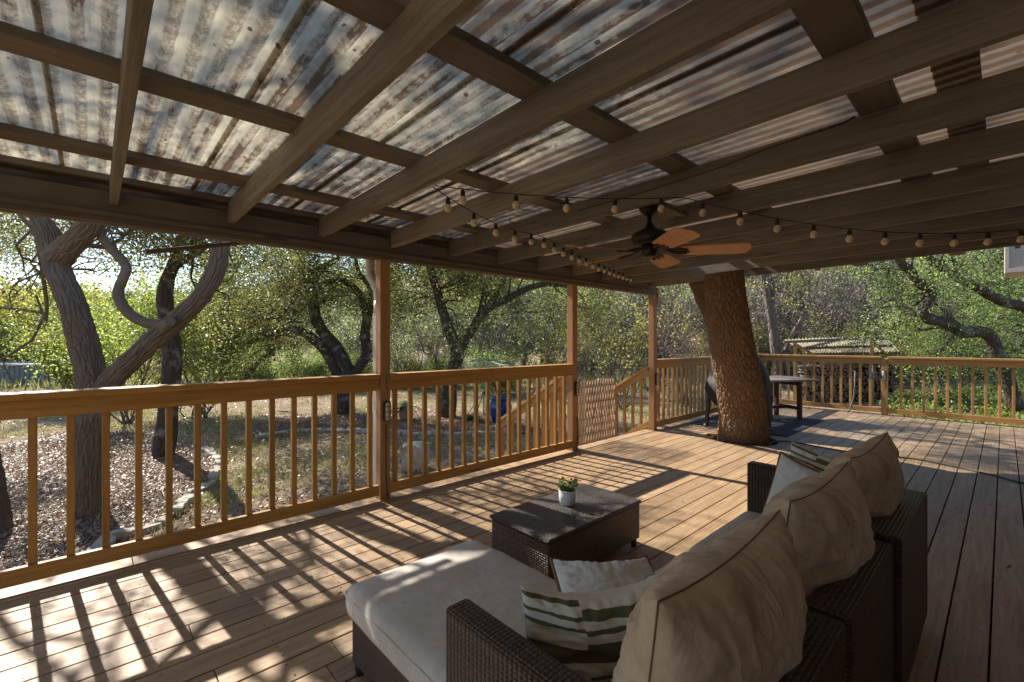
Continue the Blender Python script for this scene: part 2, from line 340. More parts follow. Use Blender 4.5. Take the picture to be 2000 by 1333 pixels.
M['dryblade'] = leafmat('dry_grass_blade', [(0.2, (0.16, 0.17, 0.06)), (0.55, (0.38, 0.35, 0.15)), (0.85, (0.58, 0.52, 0.28))], 0.35)
M['twigleaf'] = leafmat('grey_bare_twig', [(0.2, (0.17, 0.14, 0.12)), (0.55, (0.30, 0.25, 0.22)), (0.85, (0.42, 0.37, 0.33))], 0.0)
# bark
def bark(name, ca, cb, sc=(9, 9, 2.2), lichen=0.3, dist=0.03, vs=1.6):
    t = NT(name); v = t.coord('Object', sc); warp = t.noise(v, 1.2, 3, 0.6, out=1)
    mv = t.n('ShaderNodeMixRGB', i_0=0.25); t.set(mv, 1, v); t.set(mv, 2, warp)
    vo = t.n('ShaderNodeTexVoronoi', feature='DISTANCE_TO_EDGE'); t.set(vo, 'Vector', mv.outputs[0]); vo.inputs['Scale'].default_value = vs
    n = t.noise(t.coord('Object', tuple(q * 2 for q in sc)), 3, 6, 0.7)
    e = t.ramp(vo.outputs['Distance'], [(0.0, 0.0), (0.16, 1.0)])
    h = t.math('ADD', e, t.math('MULTIPLY', n, 0.5))
    col = t.mix(n, ca, cb)
    cr = t.n('ShaderNodeTexNoise'); t.set(cr, 'Vector', t.coord('Object')); cr.inputs['Scale'].default_value = 4; cr.inputs['Detail'].default_value = 5
    col = t.mix(t.ramp(cr.outputs[0], [(0.56, 0.0), (0.66, lichen)]), col, (0.33, 0.34, 0.30))
    t.pbr(col, 0.9, t.bump(h, 0.9, dist), 0.2); return t.m
M['bark6'] = bark('reddish_plated_bark', (0.115, 0.068, 0.042), (0.32, 0.205, 0.13), (40, 40, 22), 0.12, 0.004, 1.2)
M['bark1'] = bark('ridged_grey_brown_bark', (0.105, 0.076, 0.053), (0.27, 0.205, 0.145), (45, 45, 14), 0.18, 0.004, 1.5)
M['barkd'] = bark('dark_lichened_bark', (0.045, 0.034, 0.027), (0.13, 0.10, 0.078), (10, 10, 3), 0.55, 0.03, 1.4)
M['barkg'] = bark('grey_far_bark', (0.10, 0.08, 0.07), (0.24, 0.20, 0.175), (6, 6, 2), 0.2, 0.04, 1.2)
# ================================================================== DECK
YR = 3.665                                  # centre line of the long railing
XF = 10.77                                  # centre line of the far railing
TREE = (6.69, 2.47)
deck = thing('deck', (0, 0, 0), 'wide tan wooden deck floor under the sofa, boards running away to the right', 'deck')
mb = MB(); rs = random.Random(3)
pitch = 0.1462; y = -2.0; bi = 0
def strip(x0, x1, y0, y1):
    # a board whose ends may be cut round the trunk hole
    cx, cy = TREE; rr = 0.43
    if y1 > cy - rr and y0 < cy + rr and x0 < cx + rr and x1 > cx - rr:
        ys = [y0 + (y1 - y0) * i / 6 for i in range(7)]
        def half(sign):
            e = []
            for q in ys:
                k = rr * rr - (q - cy) ** 2
                e.append(cx + sign * (math.sqrt(k) if k > 0 else 0.0))
            return e
        if x0 < cx - 0.02:
            e = half(-1); poly(x0, e, ys, True)
        if x1 > cx + 0.02:
            e = half(1); poly(x1, e, ys, False)
    else:
        mb.box(x0, x1, y0, y1, -0.036, rs.uniform(-0.0015, 0.0))
def poly(xe, e, ys, left):
    ring = [(xe, ys[0]), (xe, ys[-1])] + [(a, b) for a, b in zip(reversed(e), reversed(ys))]
    n = len(ring)
    vs = [(x_, y_, 0.0) for x_, y_ in ring] + [(x_, y_, -0.036) for x_, y_ in ring]
    fs = [tuple(range(n)) if not left else tuple(range(n))[::-1], tuple(range(n, 2 * n))[::-1] if not left else tuple(range(n, 2 * n))]
    fs += [(i, (i + 1) % n, n + (i + 1) % n, n + i) for i in range(n)]
    mb.add(vs, fs)
while y < 3.58:
    y1 = min(y + pitch - 0.0075, 3.598)
    x = -3.2 + rs.uniform(-1, 0.0)
    while x < 10.83:
        L = rs.choice((3.66, 4.27, 4.88)); xe = min(x + L, 10.83)
        if xe > -3.2: strip(max(x, -3.2), xe - 0.003 if xe < 10.83 else xe, y, y1)
        x = xe if xe < 10.83 else 99
    y += pitch; bi += 1
bm_deck = mb.part('decking', M['deck'], deck, bev=0.003)
mb = MB()
for a, b in ((-3.2, 0.18), (0.183, 4.35), (4.353, 8.3), (8.303, 10.86)): mb.box(a, b, 3.605, 3.76, -0.034, 0.004)
mb.box(-3.2, 10.87, 3.745, 3.78, -0.22, -0.036); mb.box(10.84, 10.875, -2, 3.745, -0.22, -0.0)
mb.part('border_board', M['deck'], deck, bev=0.003)
mb = MB()
for i in range(35): mb.box(-3.1 + i * 0.41, -3.06 + i * 0.41, -2, 3.74, -0.19, -0.037)
for xx in (-2.5, 1.85, 4.41, 6.33, 8.6, 10.7):
    for yy in (-1.5, 1.0, 3.6): mb.box(xx - .05, xx + .05, yy - .05, yy + .05, GZ - 0.1, -0.19)
mb.part('under_frame', M['purl'], deck)
mb = MB(); rs2 = random.Random(8); y = -2.0
while y < 3.58:
    for i in range(35):
        xx = -3.08 + i * 0.41
        if (xx - TREE[0]) ** 2 + (y + .07 - TREE[1]) ** 2 < .35: continue
        for dy in (.03, .11):
            cx, cy = xx + rs2.uniform(-.008, .008), y + dy + rs2.uniform(-.006, .006); mb.add([(cx + .0048 * math.cos(k * 1.047), cy + .0048 * math.sin(k * 1.047), .0008) for k in range(6)], [tuple(range(6))])
    y += pitch
mb.part('deck_screws', M['bronze'], deck)
# ================================================================== RAILINGS
def railing(label, a, b, axis, posts=(), balu=None, mx='rail_x', mz='rail_z', cap_over=(0, 0)):
    base = (a, YR, 0) if axis == 'x' else (XF, a, 0)
    r = thing('deck_railing', base, label, 'railing', 'wooden railings round the deck')
    def bx(s0, s1, w, z0, z1, off=0.0):
        m = MB()
        if axis == 'x': m.box(s0, s1, YR + off - w / 2, YR + off + w / 2, z0, z1)
        else: m.box(XF + off - w / 2, XF + off + w / 2, s0, s1, z0, z1)
        return m
    bx(a - cap_over[0], b + cap_over[1], 0.14, 1.048, 1.086).part('cap_rail', M[mx], r, bev=0.005)
    bx(a, b, 0.038, 0.945, 1.047, -0.02).part('top_rail', M[mx], r, bev=0.004)
    bx(a, b, 0.038, 0.045, 0.135, -0.02).part('bottom_rail', M[mx], r, bev=0.004)
    me = None
    for s in balu:
        if axis == 'x': m = MB().box(s - .018, s + .018, YR, YR + .036, 0.1355, 1.0)
        else: m = MB().box(XF, XF + .036, s - .018, s + .018, 0.1355, 1.0)
        if me is None:
            m0 = MB().box(-.018, .018, -.018, .018, 0.136, 1.0); me = m0.mesh('baluster'); me.materials.append(M[mz])
        o = bpy.data.objects.new('baluster', me); COL.objects.link(o); o.parent = r
        p = Vector((s, YR + 0.0, 0)) if axis == 'x' else Vector((XF, s, 0))
        o.location = p - Vector(base); bevel(o, 0.003)
    return r
bal = lambda a, b, s0: [s0 + 0.1522 * i for i in range(-60, 80) if a + 0.06 < s0 + 0.1522 * i < b - 0.04]
railing('long orange railing section at the left, between the photo edge and the first post', -3.1, 1.80, 'x', balu=bal(-3.1, 1.80, 0.058))
railing('orange railing section between the downspout post and the stair opening', 1.90, 4.365, 'x', balu=bal(1.90, 4.365, 1.968))
railing('weathered railing section behind the big tree, left of the covered grill', 6.38, 10.70, 'x', balu=bal(6.38, 10.70, 6.5), mx='rail_x', mz='rail_far')
railing('weathered far railing section in front of the firewood shelter', 1.55, 3.62, 'y', balu=bal(1.55, 3.62, 1.71), mx='rail_y', mz='rail_far', cap_over=(0, 0.10))
railing('weathered far railing section at the right edge, in front of the green brush', -1.9, 1.45, 'y', balu=bal(-1.9, 1.45, 1.266), mx='rail_y', mz='rail_far')
rp = thing('railing_post', (XF, 1.5, 0), 'short square railing post with a grey outlet box and caged light in the far railing', 'post')
MB().box(XF - .05, XF + .039, 1.455, 1.545, 0.0, 1.047).part('post_body', M['rail_far'], rp, bev=0.004)
# ================================================================== STAIRS
st = thing('deck_stairs', (5.37, 3.76, GZ), 'wooden stairs with sloping handrails leading down from the deck opening', 'stairs')
for i in range(3):
    z = -0.19 * (i + 1); yy = 3.79 + 0.28 * i
    MB().box(4.48, 6.26, yy, yy + 0.27, z - 0.036, z).part('tread', M['rail_x'], st, bev=0.004)
for xx in (4.45, 6.29):
    MB().beam((xx, 3.80, -0.16), (xx, 4.62, -0.72), 0.036, 0.24).part('stringer', M['rail_x'], st)
for xx, ln in ((4.41, 1.33), (6.33, 1.33)):
    s = Vector((xx, 3.72, 0.93)); e = Vector((xx, 3.72 + ln, 0.93 - ln * 0.60))
    MB().beam(s + Vector((0, 0, .045)), e + Vector((0, 0, .045)), 0.13, 0.036).part('handrail', M['rail_y'], st, bev=0.004)
    MB().beam(s + Vector((-.02, 0, -.022)), e + Vector((-.02, 0, -.022)), 0.036, 0.088).part('top_rail', M['rail_y'], st, bev=0.004)
    MB().beam(s + Vector((-.02, 0, -.84)), e + Vector((-.02, 0, -.84)), 0.036, 0.088).part('bottom_rail', M['rail_y'], st, bev=0.004)
    MB().box(xx - .045, xx + .045, e.y - .045, e.y + .045, GZ, e.z + 0.02).part('newel_post', M['post'], st, bev=0.004)
    for k in range(7):
        yy = 3.86 + k * 0.152; zz = 0.93 - (yy - 3.72) * 0.6
        MB().box(xx, xx + .036, yy, yy + .036, zz - .86, zz).part('baluster', M['rail_z'], st)
# expanding wavy gate in the opening
gate = thing('wavy_gate', (4.47, 3.66, 0.06), 'reddish wavy slatted wooden gate panel across the stair opening', 'gate')
m = MB(); NS = 30
for i in range(NS):
    x = 4.475 + i * 0.0285; pts = []
    for k in range(41):
        z = 0.055 + 0.795 * k / 40
        amp = 0.002 if i < 7 else 0.0095
        ph = 0 if i % 2 == 0 else math.pi
        pts.append(Vector((x + amp * math.sin(2 * math.pi * z / 0.205 + ph) + 0.0, 3.66 + 0.0 * k, z)))
    vs = []; 
    for p in pts: vs += [p + Vector((-.004, -.008, 0)), p + Vector((.004, -.008, 0)), p + Vector((.004, .008, 0)), p + Vector((-.004, .008, 0))]
    fs = [(4*k+a, 4*k+(a+1)%4, 4*k+4+(a+1)%4, 4*k+4+a) for k in range(40) for a in range(4)] + [(3,2,1,0), (160,161,162,163)]
    m.add(vs, fs)
m.part('slat_panel', M['gatew'], gate)
for zz in (0.16, 0.365, 0.57, 0.775): MB().tube([(4.46, 3.66, zz), (5.33, 3.66, zz)], 0.003, 6).part('tie_rod', M['bronze'], gate)
# ================================================================== PATIO ROOF
roof = thing('patio_roof', (1.8288, 3.66, 0), 'patio roof of taupe rafters under stained translucent corrugated sheets on square posts', 'roof')
def zr(y): return 2.182 + 0.0157 * (3.64 - y)          # rafter underside
RH = 0.142
for i, xx in enumerate((-2.4, 1.855, 4.41, 6.33)):
    p = MB().box(xx - .046, xx + .046, 3.62, 3.712, 0.0, 2.075 if i else 2.075).part('post', M['post'], roof, bev=0.004)
MB().box(-3.2, 6.36, 3.622, 3.66, 2.078, 2.262).part('beam', M['purl'], roof, bev=0.003)
MB().box(-3.2, 6.36, 3.66, 3.715, 2.074, 2.262).part('beam', M['purl'], roof, bev=0.003)
MB().box(-3.2, 6.30, 3.600, 3.6215, 2.112, 2.134).part('ledger_strip', M['purl'], roof, bev=0.003)
for k in range(-4, 11):
    xx = 0.092 + 0.6105 * k; m = MB(); y0, y1 = -2.05, 3.62
    vs = [(x_, y_, zr(y_) + dz) for x_ in (xx - .02, xx + .02) for y_ in (y0, y1) for dz in (0, RH)]
    m.add(vs, [(0,1,3,2),(4,6,7,5),(0,4,5,1),(2,3,7,6),(0,2,6,4),(1,5,7,3)])
    m.part('rafter', M['raft'], roof, bev=0.003)
def purlin(yc, x0, x1, w=0.14):
    z = zr(yc) + RH + 0.001
    MB().box(x0, x1, yc - w / 2, yc + w / 2, z, z + 0.036).part('purlin', M['purl'], roof, bev=0.003)
for yc in (3.675, 3.17, 2.22, 1.28, 0.37, -0.56, -1.5):
    purlin(yc, -3.2, 6.30 if yc > 2 else 7.45)
for yc in (1.75, 0.85, -0.1): purlin(yc, 6.22, 7.45, 0.04)
MB().box(2.552, 3.124, 1.53, 1.67, 2.26, 2.298).part('fan_block', M['purl'], roof, bev=0.003)
def sheet(x0, x1, ya, yb, dz=0.0):
    nx = max(8, int(round((x1 - x0) / 0.0762 * 8))); ny = max(2, int((yb - ya) / 0.3))
    xs = np.linspace(x0, x1, nx + 1); ys = np.linspace(ya, yb, ny + 1)
    X, Y = np.meshgrid(xs, ys, indexing='ij')
    Z = 2.182 + 0.0157 * (3.64 - Y) + RH + 0.037 + 0.0095 + 0.009 * np.cos(2 * math.pi * X / 0.0762) + dz
    v = np.stack([X - ORG[roof].x, Y - ORG[roof].y, Z], -1).reshape(-1, 3)
    i = np.arange(nx)[:, None] * (ny + 1) + np.arange(ny)[None, :]
    q = np.stack([i, i + ny + 1, i + ny + 2, i + 1], -1).reshape(-1, 4)
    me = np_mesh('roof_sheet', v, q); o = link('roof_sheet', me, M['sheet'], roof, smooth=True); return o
# material phase works on object x: object x is world x minus 1.855 -> align with a whole number of waves
xs0 = -3.2
n = 0; x = -3.19
while x < 6.3:
    x1 = min(x + 0.61, 6.30); lap = 0.022; dz = 0.0025 * (n % 2)
    spans = [(0.06, 3.86), (-2.0, 0.20)]
    if x1 > 5.55 and x < 6.3: spans = [(2.72, 3.86), (0.06, 2.12), (-2.0, 0.20)]
    for j, (a, b) in enumerate(spans): sheet(x, min(x1 + lap, 6.31), a, b, dz + (0.005 if a < 0 else 0))
    x = x1; n += 1
for (a, b) in ((6.30, 6.94), (6.91, 7.52)):
    sheet(a, b, 0.06, 1.95, 0.001 if a < 6.5 else 0.0035); sheet(a, b, -2.0, 0.20, 0.006 if a < 6.5 else 0.0085)
MB().box(-3.2, 6.38, 3.80, 3.868, 2.14, 2.357).part('light_gap_board', M['purl'], roof, bev=0.003)  # added board, closes the gap over the beam to block stray sun
# gutter, downspout
m = MB(); m.box(-3.2, 6.40, 3.87, 3.874, 2.16, 2.27); m.box(-3.2, 6.40, 3.874, 3.985, 2.156, 2.16); m.box(-3.2, 6.40, 3.981, 3.985, 2.16, 2.275)
m.part('gutter', M['raft'], roof)
ds = [(1.86, 3.93, 2.16), (1.86, 3.92, 1.99), (1.87, 3.90, 1.93), (1.885, 3.86, 1.88), (1.895, 3.83, 1.82), (1.895, 3.82, 1.72)]
m = MB(); pts = []; rad = []
for i in range(len(ds) - 1):
    for k in range(8):
        q = Vector(ds[i]).lerp(Vector(ds[i+1]), k / 8); pts.append(q); rad.append(0.040 + 0.004 * (k % 2))
m.tube(pts, rad, 14); m.tube([(1.895, 3.82, 1.73), (1.895, 3.82, 1.60)], 0.047, 14)
dsp = m.part('downspout_elbow', M['gutter'], roof, smooth=True)
MB().box(1.85, 1.94, 3.785, 3.855, GZ + 0.05, 1.62).part('downspout', M['gutter'], roof, bev=0.006)
MB().box(6.385, 6.42, 3.60, 3.69, 1.94, 2.19).part('beam_end_block', M['eave'], roof, bev=0.003)
# hanging bar outside the beam
m = MB(); a = P(283, 493, 2.95); b = P(500, 472, 3.62); m.beam(a, b, 0.035, 0.03)
m.top('awning_bar', M['purl'], b, 'thin brown bar sticking out from the roof beam in front of the left tree', 'bar', bev=0.004)
# ================================================================== HOUSE (behind and to the right)
house = thing('house', (4, -2.4, GZ), 'pale eave corner of the house under the roof at the right edge', 'house')
MB().box(-4, 9.9, -2.35, -2.1, GZ, 3.1).part('wall', M['wall'], house)
MB().box(10.35, 10.6, -5, -0.75, GZ, 3.3).part('wall', M['wall'], house)
m = MB(); m.box(10.0, 10.7, -5, -0.0, 2.375, 2.95)
m.part('eave', M['eave'], house, bev=0.01)
m = MB(); m.box(9.985, 9.998, -5, -0.012, 2.385, 2.45); m.box(9.985, 9.998, -0.05, -0.012, 2.451, 2.95)
m.part('eave_trim', M['eave'], house)
# ================================================================== LAMPS ON POSTS
def cage_lamp(c, nrm, label, lens='lens', h=0.18):
    c = Vector(c); L = thing('cage_lamp', c, label, 'lamp', 'oval caged lamps on the posts')
    nrm = Vector(nrm); sd = Vector((0, 0, 1)).cross(nrm).normalized(); up = Vector((0, 0, 1)); w = 0.032
    def stad(r, hh, n=10):
        pts = []
        for k in range(n + 1): a = math.pi * k / n; pts.append((r * math.cos(a), hh + r * math.sin(a)))
        for k in range(n + 1): a = math.pi + math.pi * k / n; pts.append((r * math.cos(a), -hh + r * math.sin(a)))
        return pts
    def ext(layers):
        m = MB(); n = None; vs = []
        for r, d in layers:
            p = stad(r, h / 2 - w); n = len(p); vs += [c + sd * a + up * b + nrm * d for a, b in p]
        fs = [(i*n+k, i*n+(k+1)%n, (i+1)*n+(k+1)%n, (i+1)*n+k) for i in range(len(layers)-1) for k in range(n)]
        fs += [tuple(range(n))[::-1], tuple((len(layers)-1)*n+k for k in range(n))]
        return m.add(vs, fs)
    ext([(w, 0), (w, 0.014), (w - .005, 0.018)]).part('base', M['black'], L)
    ext([(w - .008, 0.0185), (w - .009, 0.035), (w - .014, 0.044), (w - .022, 0.048)]).part('lens', M[lens], L, smooth=True)
    m = MB()
    ring = [c + sd * a + up * b + nrm * 0.030 for a, b in stad(w - .003, h / 2 - w)]
    m.tube(ring + [ring[0]], 0.0028, 6, cap=False)
    m.tube([c + up * (h/2 - .002) + nrm * .012, c + up * (h/2 - .012) + nrm * .045, c + nrm * .053, c - up * (h/2 - .012) + nrm * .045, c - up * (h/2 - .002) + nrm * .012], 0.0025, 6)
    for zz in (-0.045, 0, 0.045):
        m.tube([c + up * zz - sd * w + nrm * .012, c + up * zz - sd * (w - .004) + nrm * .042, c + up * zz + nrm * .054, c + up * zz + sd * (w - .004) + nrm * .042, c + up * zz + sd * w + nrm * .012], 0.0025, 6)
    m.part('cage', M['black'], L)
    return L
cage_lamp((1.862, 3.619, 0.765), (0, -1, 0), 'oval caged lamp on the post with the downspout')
cage_lamp((4.425, 3.619, 0.775), (0, -1, 0), 'oval caged lamp on the post beside the wavy gate')
cage_lamp((6.345, 3.619, 0.79), (0, -1, 0), 'oval caged lamp on the post right of the stair opening')
cage_lamp((10.719, 1.50, 0.74), (-1, 0, 0), 'white oval caged lamp on the short post of the far railing', 'lensw')
ob = MB().box(10.64, 10.70, 1.60, 1.70, 0.66, 0.80); ob.box(10.632, 10.64, 1.615, 1.685, 0.68, 0.78)
ob.tube([(10.70, 1.66, 0.78), (10.72, 1.66, 0.84), (10.73, 1.66, 0.95)], 0.012, 8)
ob.top('outlet_box', M['grey'], (10.67, 1.65, 0.73), 'small grey outdoor outlet box left of the far post lamp', 'outlet box', bev=0.003)
m = MB().tube([(10.70, 1.93, 0.80), (10.68, 1.93, 0.5), (10.66, 1.95, 0.25), (10.60, 2.0, 0.06), (10.55, 2.02, 0.012)], 0.014, 8)
m.top('conduit_pipe', M['grey'], (10.68, 1.93, 0.0), 'thin grey conduit running down the far railing to the deck', 'pipe', smooth=True)
# pole / cable channel on first post
m = MB().tube([(1.858, 3.614, 0.66), (1.856, 3.612, 0.35), (1.862, 3.612, 0.12), (1.870, 3.611, 0.01)], 0.0045, 6)
m.top('lamp_cable', M['black'], (1.858, 3.614, 0.0), 'black cable running down the first post below its lamp', 'cable', 'black lamp cables')
m = MB().tube([(4.43, 3.614, 0.42), (4.445, 3.612, 0.39), (4.447, 3.612, 0.2), (4.44, 3.611, 0.01)], 0.006, 6)
m.top('lamp_cable', M['black'], (4.43, 3.614, 0.0), 'black cable running down the post beside the wavy gate', 'cable', 'black lamp cables')
# ================================================================== CEILING FAN
FX, FY = 2.72, 1.60
fan = thing('ceiling_fan', (FX, FY, 2.25), 'dark bronze ceiling fan with five orange wooden blades hanging from the rafters', 'fan')
MB().lathe([(0.015, 2.20), (0.03, 2.20), (0.062, 2.235), (0.068, 2.258)], (FX, FY, 0), 24).part('canopy', M['bronze'], fan, smooth=True)
MB().lathe([(0.014, 2.12), (0.014, 2.21)], (FX, FY, 0), 12).part('rod', M['bronze'], fan, smooth=True)
MB().lathe([(0.03, 2.005), (0.09, 2.008), (0.112, 2.03), (0.116, 2.07), (0.10, 2.095), (0.045, 2.115), (0.022, 2.15), (0.016, 2.16)], (FX, FY, 0), 32).part('motor', M['bronze'], fan, smooth=True)
MB().lathe([(0.01, 1.925), (0.04, 1.93), (0.052, 1.95), (0.055, 2.0), (0.05, 2.004)], (FX, FY, 0), 24).part('switch_cup', M['bronze'], fan, smooth=True)
for k in range(5):
    th = R(-15 + 72 * k); d = RT * math.cos(th) + FW * math.sin(th); s = Vector((0, 0, 1)).cross(d)
    c0 = Vector((FX, FY, 1.985)); tilt = -0.24
    def bp(r, w, dz=0.0): return c0 + d * r + s * w * math.cos(tilt) + Vector((0, 0, w * math.sin(tilt) - 0.03 * min(1, r / 0.25) + dz))
    out = [(0.20, -.05), (0.22, -.064), (0.40, -.075), (0.56, -.078), (0.60, -.06), (0.615, 0), (0.60, .06), (0.56, .078), (0.40, .075), (0.22, .064), (0.20, .05)]
    n = len(out); vs = [bp(r, w) for r, w in out] + [bp(r, w, .007) for r, w in out]
    m = MB().add(vs, [tuple(range(n))[::-1], tuple(range(n, 2*n))] + [(i, (i+1) % n, n+(i+1) % n, n+i) for i in range(n)])
    b = m.part('blade', M['bladew'], fan)
    m = MB().tube([c0 + d * .08, bp(.14, .02, -.008), bp(.19, .035, -.005), bp(.235, .03, -.004)], 0.006, 6)
    m.tube([c0 + d * .08, bp(.14, -.02, -.008), bp(.19, -.035, -.005), bp(.235, -.03, -.004)], 0.006, 6)
    m.tube([c0 + d * .06, bp(.16, 0, -.01), bp(.25, 0, -.005)], 0.006, 6)
    for i in range(3): m.beam(bp(.14 + .035 * i, -.03, -.006), bp(.14 + .035 * i, .03, -.006), .008, .004)
    o = m.mesh('blade_iron', ORG[fan]); link('blade_iron', o, M['bronze'], b)
# ================================================================== STRING LIGHTS
BM = MB().lathe([(0.002, -0.0495), (0.010, -0.047), (0.0165, -0.041), (0.0198, -0.033), (0.0203, -0.027), (0.0185, -0.019), (0.0135, -0.011), (0.0095, -0.006), (0.008, -0.003)], n=16).mesh('bulb'); BM.materials.append(M['bulb']); BM.shade_smooth()
SM = MB().lathe([(0.012, -0.007), (0.0125, 0.02), (0.008, 0.026), (0.004, 0.032)], n=12).mesh('socket'); SM.materials.append(M['black'])
def string_lights(label, anchors, bulbs):
    s = thing('string_lights', anchors[0], label, 'string lights', 'globe string lights under the rafters')
    wires = []
    for a, b in zip(anchors[:-1], anchors[1:]):
        pts = []; seg = [q for q in bulbs if q[0] == (a, b)]
        for k in range(15):
            f = k / 14; p = Vector(a).lerp(Vector(b), f); p.z -= 4 * f * (1 - f) * seg[0][1] if seg else 0; pts.append(p)
        wires += pts[:-1]
    wires.append(Vector(anchors[-1]))
    MB().tube(wires, 0.0028, 5).part('wire', M['black'], s)
    for (a, b), sag, n in bulbs:
        for i in range(n):
            f = (i + 0.5) / n; p = Vector(a).lerp(Vector(b), f); p.z -= 4 * f * (1 - f) * sag + 0.032
            bo = bpy.data.objects.new('bulb', BM); COL.objects.link(bo); bo.parent = s; bo.location = p - ORG[s]
            so = bpy.data.objects.new('socket', SM); COL.objects.link(so); so.parent = bo
A0 = tuple(P(850, 363, 2.33)); A1 = tuple(P(1335, 386, 2.62)); A2 = tuple(P(1720, 457, 2.85)); A3 = tuple(P(2090, 437, 2.85))
string_lights('string of cream globe bulbs running right from the fan to the photo edge', [A0, A1, A3], [((A0, A1), 0.03, 5), ((A1, A3), 0.125, 11)])
B0 = tuple(P(846, 366, 2.33)); B1 = tuple(P(1052, 459, 3.4)); B2 = tuple(P(1235, 540, 6.1))
string_lights('string of cream globe bulbs running back along the beam to its far end', [B0, B1, B2], [((B0, B1), 0.05, 5), ((B1, B2), 0.02, 15)])
m = MB().tube([P(1130, 412, 2.9), P(1250, 378, 2.55), P(1400, 330, 2.3), P(1500, 290, 2.1), P(1650, 240, 1.95), P(1670, 228, 1.93)], 0.004, 6)
m.top('roof_cable', M['black'], P(1400, 330, 2.3), 'thin black cable snaking along the top of a rafter under the sheets', 'cable', smooth=True)
# ================================================================== COFFEE TABLE AND PLANT
ct = thing('coffee_table', (2.235, 1.89, 0), 'low dark brown wicker coffee table with a white potted plant on it', 'coffee table')
MB().box(1.79, 2.685, 1.65, 2.125, 0.055, 0.285).part('base', M['wick'], ct, uv=True, bev=0.008)
MB().box(1.78, 2.695, 1.64, 2.135, 0.287, 0.31).part('top', M['wicktop'], ct, uv=True, bev=0.008)
for xx in (1.82, 2.655):
    for yy in (1.68, 2.095): MB().lathe([(0.017, 0.0), (0.02, 0.03), (0.02, 0.056)], (xx, yy, 0), 12).part('leg', M['black'], ct)
pc = (2.27, 1.93, 0.31)
pp = thing('potted_plant', pc, 'small leafy succulent plant in a white ceramic pot on the coffee table', 'potted plant')
MB().lathe([(0.044, 0), (0.05, 0.004), (0.054, 0.05), (0.055, 0.095), (0.0515, 0.095), (0.050, 0.082), (0.001, 0.08)], pc, 32).part('pot', M['white'], pp, smooth=True)
MB().lathe([(0.049, 0.078), (0.049, 0.084), (0.001, 0.086)], pc, 24).part('soil', M['soil'], pp)
m = MB(); rr = random.Random(5)
for i in range(26):
    a = rr.uniform(0, 6.28); l = rr.uniform(0.05, 0.1); tip = Vector(pc) + Vector((math.cos(a) * l * .75, math.sin(a) * l * .75, 0.085 + l * rr.uniform(.35, 1.0)))
    b0 = Vector(pc) + Vector((math.cos(a) * .015, math.sin(a) * .015, 0.083)); m.tube([b0, b0.lerp(tip, .5) + Vector((0, 0, .01)), tip], 0.0018, 5)
    for k in range(9):
        f = 0.3 + 0.7 * k / 8; p = b0.lerp(tip, f); d = Vector((rr.gauss(0, 1), rr.gauss(0, 1), rr.uniform(-.2, 1))).normalized(); sd = d.cross(Vector((rr.random(), rr.random(), rr.random()))).normalized()
        L = rr.uniform(.018, .03); W = L * .38; up = sd.cross(d) * .003
        m.add([p, p + d * L * .5 + sd * W, p + d * L, p + d * L * .5 - sd * W, p + d * L * .5 - up], [(0, 1, 4), (1, 2, 4), (2, 3, 4), (3, 0, 4)], 1)
m.part('foliage', [M['deadleaf'], M['junleaf']], pp)
# ================================================================== SOFA
SO = thing('wicker_sofa', (1.85, 0.7, 0), 'dark brown wicker sectional sofa with a chaise, seen from behind its back', 'sofa')
def wbox(name, *a, bev=0.012): return MB().box(*a).part(name, M['wick'], SO, uv=True, bev=bev)
wbox('chaise_base', 0.785, 1.44, 0.38, 1.83, 0.045, 0.235)
wbox('seat_base', 1.45, 2.115, 0.39, 1.03, 0.045, 0.235)
wbox('seat_base', 2.13, 2.88, 0.38, 1.03, 0.045, 0.235)
BZ = 0.645
wbox('backrest', 0.745, 1.432, 0.275, 0.378, 0.05, BZ); wbox('backrest', 1.452, 2.112, 0.268, 0.378, 0.05, BZ)
wbox('backrest', 2.14, 2.885, 0.25, 0.372, 0.05, BZ + 0.012)
wbox('armrest', 0.735, 0.815, 0.379, 1.08, 0.05, 0.615); wbox('armrest', 2.886, 2.965, 0.25, 1.05, 0.05, 0.64)
for x_, y_ in ((0.81, 1.80), (1.41, 1.80), (0.78, 0.31), (2.85, 0.29), (2.9, 1.0), (1.5, 1.0), (2.16, 0.29)):
    MB().lathe([(0.018, 0), (0.021, 0.02), (0.021, 0.05)], (x_, y_, 0), 12).part('foot', M['black'], SO)
